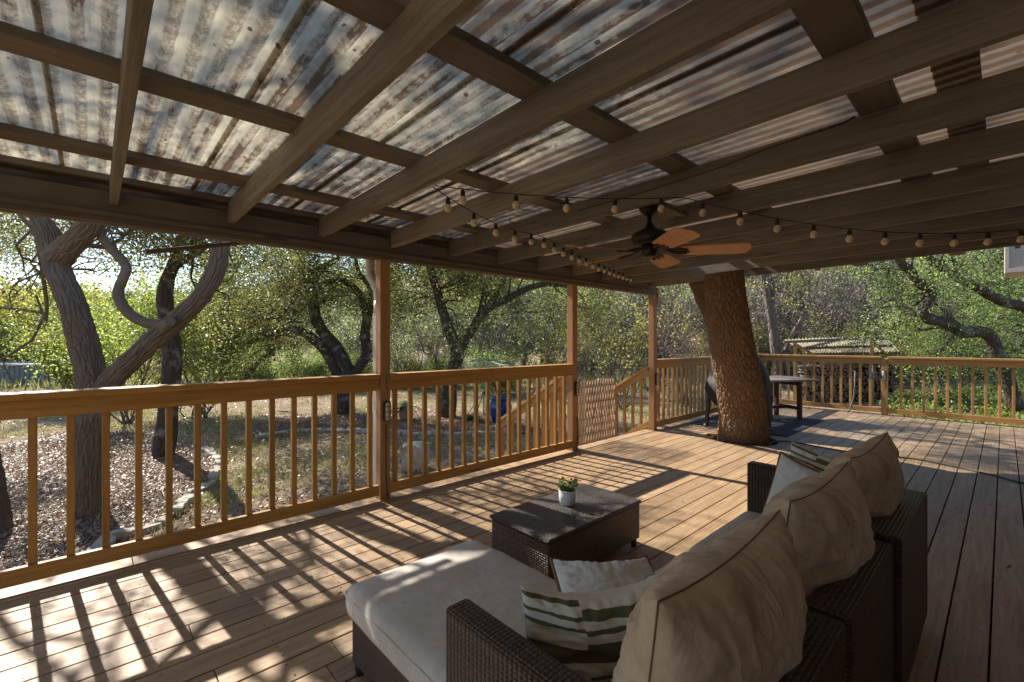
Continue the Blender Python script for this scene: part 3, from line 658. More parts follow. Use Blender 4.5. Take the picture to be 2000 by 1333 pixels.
def pad(x0, x1, y0, y1, z0, z1, seed, name='seat_cushion', label='', group='seat cushions of the wicker sofa', r=0.055):
    nx, ny = 34, 44; c = Vector(((x0+x1)/2, (y0+y1)/2, z0)); hx, hy, hz = (x1-x0)/2, (y1-y0)/2, (z1-z0)/2
    m = bmesh.new(); bmesh.ops.create_cube(m, size=2.0)
    bmesh.ops.subdivide_edges(m, edges=m.edges[:], cuts=20, use_grid_fill=True)
    for v in m.verts:
        q = v.co.copy(); p = Vector((q.x * hx, q.y * hy, q.z * hz))
        inner = Vector((max(-hx + r, min(hx - r, p.x)), max(-hy + r, min(hy - r, p.y)), max(-hz + r*.9, min(hz - r*.9, p.z))))
        d = p - inner
        if d.length > 1e-6: p = inner + d.normalized() * min(d.length, r) if d.length > r else p
        k = (1 - q.x ** 2) * (1 - q.y ** 2)
        if q.z > 0: p.z += 0.018 * k ** .5
        p += Vector((noise.noise(Vector((p.x*7, p.y*7, seed))), noise.noise(Vector((p.x*7, p.y*7, seed+9))), 1.0 * noise.noise(Vector((p.x*5, p.y*5, seed+5))))) * 0.006
        v.co = p + Vector((0, 0, hz))
    me = bpy.data.meshes.new(name); m.to_mesh(me); m.free()
    o = link(name, me, M['seat'], None, c, True); tagp(o, label, 'cushion', group)
    # welt
    w = MB(); ring = []
    for zz in (hz * 2 - r * .55,):
        rr_ = r
        cor = [(hx - rr_, hy - rr_, 0), (-hx + rr_, hy - rr_, 90), (-hx + rr_, -hy + rr_, 180), (hx - rr_, -hy + rr_, 270)]
        for cx_, cy_, a0 in cor:
            for k in range(7):
                a = R(a0 + 15 * k); ring.append(c + Vector((cx_ + math.cos(a) * (rr_ - .004), cy_ + math.sin(a) * (rr_ - .004), zz)))
    w.tube(ring + [ring[0]], 0.0035, 6, cap=False); ORG[o] = c
    w.part('piping', M['seat'], o, smooth=True)
    return o
pad(0.752, 1.452, 0.40, 1.865, 0.238, 0.365, 1.0, label='long greige chaise cushion, sunlit along its outer end')
pad(1.457, 2.12, 0.40, 1.06, 0.238, 0.365, 2.0, label='greige seat cushion next to the chaise, half hidden by the beige back cushions')
pad(2.125, 2.878, 0.40, 1.06, 0.238, 0.365, 3.0, label='greige seat cushion at the far end beside the far armrest')
def pillow(name, c, w, h, t, right, up, mat, label, seed, group=None, pipe=None, pr=0.004, pinch=0.09, sag=0.02, wr=0.012, pw=None):
    c = Vector(c); right = Vector(right).normalized(); up = Vector(up); up = (up - right * up.dot(right)).normalized(); nrm = right.cross(up)
    N = 64; vs = []; fs = []; uvs = []
    def pt(u, v, s):
        x = w/2 * u * (1 - pinch * (1 - v*v)); y = h/2 * v * (1 - pinch * (1 - u*u))
        k = max(0.0, (1 - u*u) * (1 - v*v)); th = t/2 * (k ** 0.42)
        q = Vector((u * 2.1 + seed, v * 2.1, s * 3.1 + seed * 1.7))
        e = 1 - min(1 - abs(u), 1 - abs(v)); # near rim
        rad = noise.noise(Vector((u * 7 + seed, v * 2, s))) + .6 * noise.noise(Vector((u * 17 + seed, v * 4, s))) if abs(v) > abs(u) else noise.noise(Vector((u * 2, v * 7 + seed, s))) + .6 * noise.noise(Vector((u * 4, v * 17 + seed, s)))
        dz = wr * noise.noise(q) * (k ** .3) + wr * 1.5 * rad * (e ** 2.2) * (1 - e ** 9) + wr * .5 * abs(noise.noise(q * 2.3)) * (k ** .3)
        y -= sag * (1 - u*u) * (v + 1) / 2 + 0.0; z = s * th + s * dz
        return c + right * x + up * y + nrm * z
    idx = {}
    for s in (1, -1):
        for i in range(N + 1):
            for j in range(N + 1):
                u = math.sin((2*i/N - 1) * math.pi/2) * .35 + (2*i/N - 1) * .65; v = math.sin((2*j/N - 1) * math.pi/2) * .35 + (2*j/N - 1) * .65
                rim = i in (0, N) or j in (0, N)
                if s == -1 and rim: idx[(s, i, j)] = idx[(1, i, j)]; continue
                idx[(s, i, j)] = len(vs); vs.append(pt(u, v, s)); uvs.append((i / N, j / N))
        for i in range(N):
            for j in range(N):
                f = [idx[(s, i, j)], idx[(s, i+1, j)], idx[(s, i+1, j+1)], idx[(s, i, j+1)]]
                fs.append(f if s == 1 else f[::-1])
    me = bpy.data.meshes.new(name); me.from_pydata([q - c for q in vs], [], fs); l = me.uv_layers.new(name='UVMap')
    for p in me.polygons:
        for li in p.loop_indices: l.data[li].uv = uvs[me.loops[li].vertex_index]
    o = link(name, me, mat, None, c, True); tagp(o, label, 'pillow' if 'pillow' in name else 'cushion', group); ORG[o] = c
    ring = []
    for i in range(N): ring.append(pt(2*i/N - 1, -1, 1))
    for i in range(N): ring.append(pt(1, 2*i/N - 1, 1))
    for i in range(N): ring.append(pt(1 - 2*i/N, 1, 1))
    for i in range(N): ring.append(pt(-1, 1 - 2*i/N, 1))
    MB().tube(ring + [ring[0]], pr, 6, cap=False).part('piping', pipe or M['seam'], o, smooth=True)
    return o
XA = Vector((1, 0, 0)); lean = Vector((0, -0.16, 1))
gb = 'beige back cushions along the sofa'
pillow('back_cushion', (1.085, 0.47, 0.625), 0.66, 0.55, 0.30, XA, lean, M['beige'], 'large beige back cushion nearest the camera, behind the striped pillow', 1.3, gb, pr=0.0022, wr=0.021, pinch=.05)
pillow('back_cushion', (1.83, 0.46, 0.635), 0.66, 0.54, 0.30, (1, -0.02, 0.0), lean, M['beige'], 'large beige back cushion in the middle of the three, against the white pillow', 4.7, gb, pr=0.0022, wr=0.021, pinch=.05)
pillow('back_cushion', (2.59, 0.45, 0.635), 0.68, 0.55, 0.28, (1, -0.03, 0.02), lean, M['beige'], 'large beige back cushion farthest from the camera, tallest against the deck', 8.1, gb, pr=0.0022, wr=0.021, pinch=.05)
pillow('striped_pillow', (1.10, 0.775, 0.515), 0.50, 0.34, 0.17, (0.78, -0.50, 0.04), (0.12, 0.10, 1), M['stripe'], 'cream lumbar pillow with olive block stripes leaning on the nearest beige cushion', 2.2, 'striped lumbar pillows', pr=0.0015, pipe=M['pwhite'], sag=0.045, wr=0.022, pinch=0.03)
pillow('piped_pillow', (1.40, 0.965, 0.415), 0.40, 0.38, 0.16, (0.82, -0.55, -0.05), (0.47, 0.62, 0.36), M['pwhite'], 'white pillow with brown piping lying behind the near striped pillow', 5.1, 'white pillows with brown piping', pr=0.009, pipe=M['ppipe'], wr=0.016, sag=.03, pinch=.04)
pillow('piped_pillow', (2.71, 0.665, 0.525), 0.42, 0.40, 0.17, (-0.10, -0.95, -0.20), (0.16, -0.12, .95), M['pwhite'], 'white pillow with brown piping standing beside the middle and far beige cushions', 6.6, 'white pillows with brown piping', pr=0.009, pipe=M['ppipe'], wr=0.014, pinch=.04)
pillow('striped_pillow', (2.87, 0.62, 0.60), 0.46, 0.34, 0.14, (-0.05, -0.98, -0.15), (0.28, -0.05, .95), M['stripe'], 'cream pillow with olive stripes at the far end of the sofa behind the white pillow', 3.9, 'striped lumbar pillows', pr=0.0015, pipe=M['pwhite'], wr=0.016, pinch=.04)
# ================================================================== GRILL, MAT, SIDE TABLE, CORD
MB().box(7.25, 9.23, 2.1, 3.52, 0.003, 0.013).top('grill_mat', M['mat'], (8.2, 2.8, 0.0), 'dark navy rubber mat under the grill and small table', 'mat', bev=0.004)
gr = thing('covered_grill', (7.42, 2.80, 0), 'barbecue grill under a charcoal cover, mostly hidden behind the leaning trunk', 'grill')
gm = Matrix.Translation((7.32, 2.79, 0)) @ Matrix.Rotation(math.atan2(-0.6782, 0.7349) + 0.06, 4, 'Z')
secs = [(0.06, -0.12, 0.43, .25), (0.30, -0.20, 0.44, .27), (0.44, -0.36, 0.44, .28), (0.55, -0.45, 0.44, .28), (0.70, -0.45, 0.43, .28), (0.80, -0.40, 0.42, .27), (0.90, -0.37, 0.39, .26), (1.00, -0.36, 0.34, .25), (1.08, -0.34, 0.29, .23), (1.16, -0.28, 0.25, .20), (1.24, -0.12, 0.20, .14), (1.29, 0.0, 0.16, .08), (1.31, 0.05, 0.12, .03)]
m = MB(); vs = []; n = 40
for z, a, b, hy in secs:
    for k in range(n):
        an = 2*math.pi*k/n; cx = math.copysign(abs(math.cos(an)) ** .45, math.cos(an)); sy = math.copysign(abs(math.sin(an)) ** .45, math.sin(an))
        w_ = 0.012 * noise.noise(Vector((an * 2.5, z * 3, 1.0)))
        vs.append(gm @ Vector(((a + b)/2 + (b - a)/2 * cx * (1 + w_ * 2), hy * sy + w_, z + w_)))
m.add(vs, [(i*n+k, i*n+(k+1)%n, (i+1)*n+(k+1)%n, (i+1)*n+k) for i in range(len(secs)-1) for k in range(n)] + [tuple((len(secs)-1)*n+k for k in range(n))])
o = m.part('cover', M['grill'], gr, smooth=True); ss = o.modifiers.new('s', 'SUBSURF'); ss.levels = 1; ss.render_levels = 1
for a, b in ((-0.40, -.2), (-0.40, .2), (0.36, -.2), (0.36, .2)):
    q0 = gm @ Vector((a, b, 0.05)); q1 = gm @ Vector((a + .05, b, 0.55)); MB().beam(q0, q1, .05, .05, up=(1, 0, 0)).part('leg', M['black'], gr, bev=.004)
    MB().lathe([(0.02, 0.0), (0.04, 0.01), (0.045, 0.03), (0.03, 0.055)], (q0.x, q0.y, 0.013), 14).part('wheel', M['black'], gr)
tb = thing('side_table', (9.1, 2.6, 0), 'small dark wooden side table with a weathered grey top next to the grill', 'table')
A_ = Vector((9.02, 2.41, 0)); a_ = Vector((0.47, 0.88, 0)).normalized(); b_ = Vector((0.88, -0.47, 0)).normalized()
def tq(i, j, z): return A_ + a_ * i + b_ * j + Vector((0, 0, z))
for (i, j) in ((0, 0), (0.49, 0), (0, -0.62), (0.49, -0.62)):
    MB().beam(tq(i, j, 0.013), tq(i, j, 0.675), .06, .06, up=a_).part('leg', M['tablew'], tb, bev=.003)
for j in (0, -0.62):
    MB().beam(tq(0.031, j, 0.20), tq(0.459, j, 0.20), .035, .06).part('stretcher', M['tablew'], tb, bev=.003)
    MB().beam(tq(0.031, j, 0.63), tq(0.459, j, 0.63), .035, .07).part('apron', M['tablew'], tb, bev=.003)
MB().beam(tq(.245, -0.019, 0.20), tq(.245, -0.60, 0.20), .035, .05).part('stretcher', M['tablew'], tb)
m = MB()
for k in range(6): m.beam(tq(-0.12 + k * .148, 0.27, 0.70), tq(-0.12 + k * .148, -0.84, 0.70), .14, .03)
m.part('tabletop', M['tabletop'], tb, bev=.004)
cpts = [PG(1500, 868, 0.01), PG(1520, 862, .01), PG(1550, 864, .01), PG(1600, 873, .01), PG(1660, 883, .01), PG(1720, 889, .01), PG(1800, 899, .01), PG(1880, 915, .01), PG(1945, 930, .01), PG(2010, 946, .01), PG(2200, 975, .01)]
def smoothpts(pts, n=8):
    out = []; pts = [Vector(p) for p in pts]
    for i in range(len(pts) - 1):
        p0 = pts[max(i-1, 0)]; p1 = pts[i]; p2 = pts[i+1]; p3 = pts[min(i+2, len(pts)-1)]
        for k in range(n):
            t = k / n; out.append(0.5 * ((2*p1) + (p2-p0)*t + (2*p0-5*p1+4*p2-p3)*t*t + (3*p1-p0-3*p2+p3)*t**3))
    out.append(pts[-1]); return out
MB().tube(smoothpts(cpts), 0.008, 8).top('garden_hose', M['cord'], cpts[2], 'thin dark green hose snaking across the deck from the big trunk', 'hose', smooth=True)
# ================================================================== TERRAIN
def sstep(a, b, x): x = max(0.0, min(1.0, (x - a) / (b - a))); return x * x * (3 - 2 * x)
def gh(x, y):
    h = GZ + 15.0 * sstep(20, 78, x + 0.12 * y) + 5.0 * sstep(38, 110, y)
    h += 0.10 * noise.noise(Vector((x * 0.12, y * 0.12, 0))) * sstep(6, 14, math.hypot(x, y))
    h += 0.02 * noise.noise(Vector((x * 0.9, y * 0.9, 3)))
    return h
def grid(x0, x1, y0, y1, nx, ny, fx=None):
    xs = np.linspace(x0, x1, nx + 1); ys = np.linspace(y0, y1, ny + 1); v = []
    for a in xs:
        for b in ys: v.append((a, b, gh(a, b)))
    i = np.arange(nx)[:, None] * (ny + 1) + np.arange(ny)[None, :]
    return np.array(v), np.stack([i, i + ny + 1, i + ny + 2, i + 1], -1).reshape(-1, 4)
t = NT('dry_lawn_ground'); po = t.coord('Object')
big = t.noise(po, 0.35, 4, 0.6); mid = t.noise(po, 2.2, 5, 0.7); fn = t.noise(po, 28, 4, 0.8)
col = t.ramp(t.math('ADD', t.math('MULTIPLY', mid, 0.6), t.math('MULTIPLY', fn, 0.4)), [(0.3, (0.15, 0.105, 0.07)), (0.5, (0.33, 0.25, 0.165)), (0.7, (0.50, 0.41, 0.28))])
col = t.mix(t.ramp(t.math('ADD', t.math('MULTIPLY', big, 0.7), t.math('MULTIPLY', mid, 0.3)), [(0.54, 0.0), (0.66, 0.5)]), col, t.mix(fn, (0.13, 0.15, 0.05), (0.32, 0.32, 0.13)))
t.pbr(col, 0.95, t.bump(t.math('ADD', fn, mid), 1.0, 0.05), 0.1); M['lawn'] = t.m
v, q = grid(-150, 230, -120, 260, 150, 150)
# drop a finer sheet close by into the same mesh density: one sheet reaching the horizon
o = link('ground', np_mesh('ground', v, q), M['lawn'], None, (0, 0, 0), True); tagp(o, kind='structure')
t = NT('mulch_bed'); po = t.coord('Object'); a = t.noise(po, 45, 5, 0.8); b = t.noise(po, 7, 4, 0.7)
col = t.ramp(t.math('ADD', t.math('MULTIPLY', a, 0.65), t.math('MULTIPLY', b, 0.35)), [(0.3, (0.09, 0.05, 0.03)), (0.5, (0.24, 0.14, 0.09)), (0.68, (0.44, 0.31, 0.22))])
t.pbr(col, 0.95, t.bump(a, 1.0, 0.04), 0.1); M['mulch'] = t.m
def blob(name, pts, dz=0.03, sub=0.35):
    # sheet following the terrain inside an outline
    pts = [Vector((p[0], p[1])) for p in pts]
    xs = [p.x for p in pts]; ys = [p.y for p in pts]
    def inside(x, y):
        c = False; n = len(pts)
        for i in range(n):
            a_, b_ = pts[i], pts[i-1]
            if (a_.y > y) != (b_.y > y) and x < (b_.x - a_.x) * (y - a_.y) / (b_.y - a_.y) + a_.x: c = not c
        return c
    v = []; f = []; ids = {}
    nx = int((max(xs) - min(xs)) / sub) + 1; ny = int((max(ys) - min(ys)) / sub) + 1
    def vid(i, j):
        if (i, j) not in ids:
            x = min(xs) + i * sub; y = min(ys) + j * sub; ids[(i, j)] = len(v); v.append((x, y, gh(x, y) + dz))
        return ids[(i, j)]
    for i in range(nx):
        for j in range(ny):
            if inside(min(xs) + (i + .5) * sub, min(ys) + (j + .5) * sub): f.append((vid(i, j), vid(i+1, j), vid(i+1, j+1), vid(i, j+1)))
    me = bpy.data.meshes.new(name); me.from_pydata(v, [], f); o = link(name, me, M['mulch'], None, (0, 0, 0), True); tagp(o, kind='structure'); return inside
def G(u, v):                       # picture point on the yard
    p = PG(u, v); return (p.x, p.y)
edgeA = [G(170, 1110), G(215, 1062), G(262, 1047), G(300, 1030), G(340, 1008), G(385, 965), G(412, 945), G(428, 918), G(425, 905), G(410, 890), G(395, 883)]
edgeA_back = [G(330, 868), G(250, 850), G(120, 850), G(0, 880), G(-160, 960)]
bedA = edgeA + edgeA_back + [(-3.5, 6.0), (-2.5, 4.2), G(100, 1190)]
inA = blob('mulch_bed', bedA, 0.03, 0.12)
edgeB = [G(500, 862), G(545, 853), G(585, 848), G(640, 846), G(700, 848), G(760, 850), G(820, 853), G(880, 853), G(940, 850), G(990, 850)]
bedB = edgeB + [G(1060, 850), G(1100, 830), G(1060, 806), G(960, 806), G(860, 800), G(740, 806), G(640, 812), G(540, 826), G(470, 840)]
inB = blob('mulch_bed', bedB, 0.03, 0.15)
# ------------------------------------------------------------------ stone edging, each stone a thing
rs = random.Random(11)
def stones(edge, n, label, size, seed0):
    pts = smoothpts([Vector((a, b, 0)) for a, b in edge], 12); L = [0]
    for a, b in zip(pts, pts[1:]): L.append(L[-1] + (b - a).length)
    for i in range(n):
        s = (i + .5) / n * L[-1]; j = max(k for k in range(len(L)) if L[k] <= s); j = min(j, len(pts) - 2)
        f = (s - L[j]) / max(1e-6, L[j+1] - L[j]); p = pts[j].lerp(pts[j+1], f); d = (pts[j+1] - pts[j]).normalized()
        m = bmesh.new(); bmesh.ops.create_cube(m, size=1.0); bmesh.ops.subdivide_edges(m, edges=m.edges[:], cuts=3, use_grid_fill=True)
        lx = L[-1] / n * rs.uniform(.85, .98); ly = size * rs.uniform(.6, 1.0); lz = size * rs.uniform(.45, .85); off = Vector((seed0 + i * 3.1, i * 1.7, 0))
        for vv in m.verts:
            c = vv.co.normalized() * 0.62; vv.co = vv.co.lerp(c, 0.18); vv.co = Vector((vv.co.x * lx, vv.co.y * ly, vv.co.z * lz))
            vv.co += Vector([noise.noise(vv.co * 7 + off + Vector((k * 9, 0, 0))) for k in range(3)]) * size * 0.26
        me = bpy.data.meshes.new('edging_stone'); m.to_mesh(me); m.free()
        o = link('edging_stone', me, M['stone'], None, (p.x, p.y, gh(p.x, p.y) + lz * .3)); o.rotation_euler = (rs.uniform(-.1, .1), rs.uniform(-.12, .12), math.atan2(d.y, d.x) + rs.uniform(-.15, .15))
        tagp(o, label, 'stone', 'limestone edging stones of the mulch beds')
stones(edgeA, 19, 'pale limestone block in the curved edging of the near mulch bed', 0.15, 1)
stones(edgeB, 24, 'pale limestone block in the low edging row of the back mulch bed', 0.15, 80)
m = bmesh.new(); bmesh.ops.create_cube(m, size=1.0); bmesh.ops.subdivide_edges(m, edges=m.edges[:], cuts=6, use_grid_fill=True)
for vv in m.verts:
    c = vv.co.normalized() * 0.64; vv.co = vv.co.lerp(c, 0.22); vv.co = Vector((vv.co.x * .42, vv.co.y * .30, vv.co.z * .46)); vv.co += Vector([noise.noise(vv.co * 6 + Vector((k * 9, 3, 0))) for k in range(3)]) * 0.05
me = bpy.data.meshes.new('stone_block'); m.to_mesh(me); m.free(); pb = PG(812, 918)
o = link('stone_block', me, M['stone'], None, (pb.x, pb.y, GZ + .2)); o.rotation_euler = (0, 0, -.7)
tagp(o, 'upright pale limestone block standing in the yard right of the downspout post', 'stone')
# ================================================================== VEGETATION TOOLS
def leaves_mesh(name, C, size, rng, asp=0.45, up=0.25, vs=0.35):
    C = np.asarray(C, dtype=np.float64); n = len(C)
    a = rng.normal(size=(n, 3)); a /= np.linalg.norm(a, axis=1, keepdims=True)
    b = rng.normal(size=(n, 3)); b[:, 2] *= (1 - up); b -= a * (a * b).sum(1, keepdims=True); b /= np.linalg.norm(b, axis=1, keepdims=True)
    L = size * (1 + vs * rng.uniform(-1, 1, (n, 1))); W = L * asp
    c = np.cross(a, b) * W * 0.35
    v = np.stack([C - a * L * .5, C + b * W * .5 + a * L * .06 + c, C + a * L * .5, C - b * W * .5 + a * L * .06 + c], 1).reshape(-1, 3)
    q = np.arange(n * 4).reshape(n, 4); return np_mesh(name, v, q)
def wiggle(a, b, n, amp, rng):
    a = Vector(a); b = Vector(b); L = (b - a).length; pts = []; o1 = Vector(rng.normal(size=3)) ; o2 = Vector(rng.normal(size=3))
    for i in range(n + 1):
        f = i / n; pts.append(a.lerp(b, f) + (o1 * math.sin(f * math.pi) + o2 * math.sin(2 * f * math.pi) * .6) * amp * L)
    return pts
def branches(mb, start, d, length, rad, lev, rng, tips, nchild=4, spread=0.8, upb=0.15, wig=0.12, nseg=5, sides=5, leaf_from=0):
    d = Vector(d).normalized(); end = Vector(start) + d * length
    pts = wiggle(start, end, nseg, wig, rng); rads = [rad * (1 - 0.65 * i / nseg) for i in range(nseg + 1)]
    if rad > 0.004: mb.tube(pts, rads, sides, cap=False)
    if lev <= leaf_from:
        for i in range(1, nseg + 1): tips.append((pts[i].x, pts[i].y, pts[i].z))
    if lev == 0: return
    for k in range(nchild):
        f = 0.3 + 0.7 * (k + rng.uniform(0.1, 0.9)) / nchild; i = min(int(f * nseg), nseg - 1); p = pts[i].lerp(pts[i+1], f * nseg - i)
        nd = (d + Vector(rng.normal(size=3)) * spread + Vector((0, 0, upb))).normalized()
        branches(mb, p, nd, length * rng.uniform(.45, .75), rad * .5, lev - 1, rng, tips, nchild, spread, upb, wig, nseg, max(3, sides - 1), leaf_from)
def leafy(name, tips, per, sigma, size, mat, parent, rng, **kw):
    tips = np.asarray(tips); s_ = tips[:, 2] / 0.744; lx = tips[:, 0] + .1 * s_; ly = tips[:, 1] - s_
    lane = ((lx > -1.5) & (lx < 6.4) & (ly > .7) & (ly < 3.8)) ; kn = np.array([noise.noise(Vector((x * .55, y * .8, z * .5))) for x, y, z in tips])
    tips = tips[~(lane & (kn > -.22))]
    far = (tips[:, 0] + .1 * tips[:, 2] / .744 > 6.4) & (tips[:, 0] < 11.5) & (tips[:, 1] - tips[:, 2] / .744 < 3.8) & (tips[:, 1] - tips[:, 2] / .744 > -1); tips = tips[~(far & (rng.random(len(tips)) < .12))]
    T = np.repeat(tips, per, 0); C = T + rng.normal(size=T.shape) * sigma
    me = leaves_mesh(name, C - np.array(ORG[parent]), size, rng, **kw); return link(name, me, mat, parent)
def limb_mesh(mb, path, r0, r1, sides=12, sub=6, rough=0.06, seed=0.0):
    pts = smoothpts(path, sub); n = len(pts); rr = []
    for i, p in enumerate(pts):
        f = i / (n - 1); rr.append((r0 * (1 - f) + r1 * f) * (1 + rough * noise.noise(p * 2.2 + Vector((seed, 0, 0))) * 2))
    mb.tube(pts, rr, sides); return pts
def bark_tube(path, radii, n_a, dz_, depth, sc, seed, plated=True):
    """dense trunk surface with real bark relief"""
    P0 = smoothpts([Vector(p) for p in path], 12)
    rr = []; m_ = len(radii) - 1
    for i in range(len(P0)):
        f = i / (len(P0) - 1) * m_; k = min(int(f), m_ - 1); t_ = f - k; t_ = t_ * t_ * (3 - 2 * t_); rr.append(radii[k] * (1 - t_) + radii[k+1] * t_)
    L = [0.0]
    for a, b in zip(P0, P0[1:]): L.append(L[-1] + (b - a).length)
    nl = int(L[-1] / dz_); v = []; j = 0; nx = Vector((1, 0, 0))
    for i in range(nl + 1):
        s = L[-1] * i / nl
        while j < len(L) - 2 and L[j+1] < s: j += 1
        f = (s - L[j]) / max(1e-6, L[j+1] - L[j]); p = P0[j].lerp(P0[j+1], f); r = rr[j] * (1 - f) + rr[j+1] * f
        tg = (P0[j+1] - P0[j]).normalized(); nx = (nx - tg * nx.dot(tg)).normalized(); ny = tg.cross(nx)
        for k in range(n_a):
            a = 2 * math.pi * k / n_a; dr = nx * math.cos(a) + ny * math.sin(a)
            base = Vector((math.cos(a) * r * sc[0], math.sin(a) * r * sc[0], s * sc[1] + seed)); base += noise.noise_vector(base * 0.7) * 0.55
            d, _ = noise.voronoi(base); e = min(1.0, (d[1] - d[0]) / 0.34); h = e ** .7 + 0.22 * noise.noise(base * 3.1)
            if not plated: h = h * 0.75 + 0.35 * noise.noise(Vector((base.x * 1.9, base.y * 1.9, base.z * .45)))
            bulge = r * (0.07 * noise.noise(Vector((math.cos(a) * .9, math.sin(a) * .9, s * 1.1 + seed))) )
            v.append(p + dr * (r + bulge + depth * (h - .7)))
    i = np.arange(nl)[:, None] * n_a + np.arange(n_a)[None, :]; k2 = (np.arange(n_a) + 1) % n_a
    i2 = np.arange(nl)[:, None] * n_a + k2[None, :]
    q = np.stack([i, i2, i2 + n_a, i + n_a], -1).reshape(-1, 4); return np.array([tuple(x) for x in v]), q
# ================================================================== TREE THROUGH THE DECK
rng = np.random.default_rng(5)
T6 = thing('deck_oak', (6.69, 2.47, GZ), 'thick leaning oak trunk with reddish plated bark growing up through the deck and roof', 'tree')
pth = [(6.86, 2.50, GZ - .1), (6.72, 2.47, -0.2), P(1453, 862, 6.36), P(1449, 800, 6.28), P(1441, 740, 6.16), P(1430, 680, 6.05), P(1420, 620, 5.93), P(1416, 575, 5.84), P(1414, 530, 5.76), P(1408, 470, 5.72), P(1395, 380, 5.7)]
v, q = bark_tube(pth, [.42, .38, .335, .298, .280, .270, .256, .235, .222, .212, .2], 340, 0.0075, 0.024, (25, 8.5), 3.3)
me = np_mesh('trunk', v - np.array(ORG[T6]), q); tr6 = link('trunk', me, M['bark6'], T6, smooth=True)
tr6b = MB().tube(smoothpts([P(1397, 395, 5.7), P(1395, 330, 5.7), P(1380, 100, 5.6), P(1340, -200, 5.6)], 5), [.205 - .006 * i for i in range(16)], 20).part('limb', M['bark6'], T6, smooth=True)
pth.append(P(1340, -200, 5.6)); pth.insert(-1, P(1380, 100, 5.6))
fk = [P(1425, 655, 6.05), P(1405, 625, 6.12), P(1385, 590, 6.25), P(1368, 555, 6.45), P(1345, 510, 6.75), P(1320, 430, 7.2), P(1290, 330, 7.8)]
v, q = bark_tube(fk, [.14, .165, .15, .135, .125, .11, .09], 150, 0.009, 0.016, (25, 8.5), 9.1)
link('limb', np_mesh('limb', v - np.array(ORG[T6]), q), M['bark6'], T6, smooth=True)
mb = MB(); tips = []
top = Vector(pth[-1]); lt = Vector(fk[-1])
for k in range(9): branches(mb, Vector(pth[-1]).lerp(Vector(pth[-2]), rng.uniform(0, .7)), (rng.normal(), rng.normal(), rng.uniform(.1, .9)), rng.uniform(1.8, 3.0), .07, 2, rng, tips)
for k in range(6): branches(mb, lt.lerp(Vector(fk[-2]), rng.uniform(0, .6)), (rng.normal() + .5, rng.normal() + .6, rng.uniform(.2, .9)), rng.uniform(1.6, 2.8), .06, 2, rng, tips)
mb.part('branch', M['barkd'], T6)
leafy('crown', tips, 9, .16, .085, M['oakleaf'], T6, rng)
# ================================================================== NAMED TREES IN THE YARD
def named_tree(name, label, base, limbs, barkm, crown_mat, seeds, nb, blen, per, lsize, group=None, relief=None, extra=None, lev=2, upb=0.2, sig=.16, spread=.85, nchild=4, frm=0.45):
    rng = np.random.default_rng(seeds); T = thing(name, base, label, 'tree', group); tips = []; mbB = MB(); allp = []
    for li, (path, r0, r1) in enumerate(limbs):
        if relief and li < relief[0]:
            rad = [r0 + (r1 - r0) * i / (len(path) - 1) for i in range(len(path))]
            v, q = bark_tube(path, rad, relief[1], relief[2], relief[3], relief[4], 3.0 + li * 7, plated=False)
            link('trunk' if li == 0 else 'limb', np_mesh('trunk', v - np.array(ORG[T]), q), barkm, T, smooth=True); pts = smoothpts(path, 6)
        else:
            m = MB(); pts = limb_mesh(m, path, r0, r1, 12, 6, 0.07, li * 3.0); m.part('trunk' if li == 0 else 'limb', barkm, T, smooth=True)
        allp.append(pts)
        n = len(pts)
        cnt = nb[li] if isinstance(nb, (list, tuple)) else nb
        for k in range(cnt):
            i = min(n - 1, int(n * (frm + (1 - frm) * rng.random()))); d = (pts[min(i+1, n-1)] - pts[max(0, i-2)]).normalized()
            nd = d * .5 + Vector(rng.normal(size=3)) * .8 + Vector((0, 0, upb)); branches(mbB, pts[i], nd, blen * rng.uniform(.6, 1.3), max(.016, r1 * .42), lev, rng, tips, nchild, spread, .1)
    if extra: extra(mbB, tips, rng)
    if mbB.v: mbB.part('branch', barkm, T)
    if tips and per: leafy('crown', tips, per, sig, lsize, crown_mat, T, rng)
    return T
def pp(lst, d): return [P(u, v, d + (q[0] if q else 0)) for u, v, *q in lst]
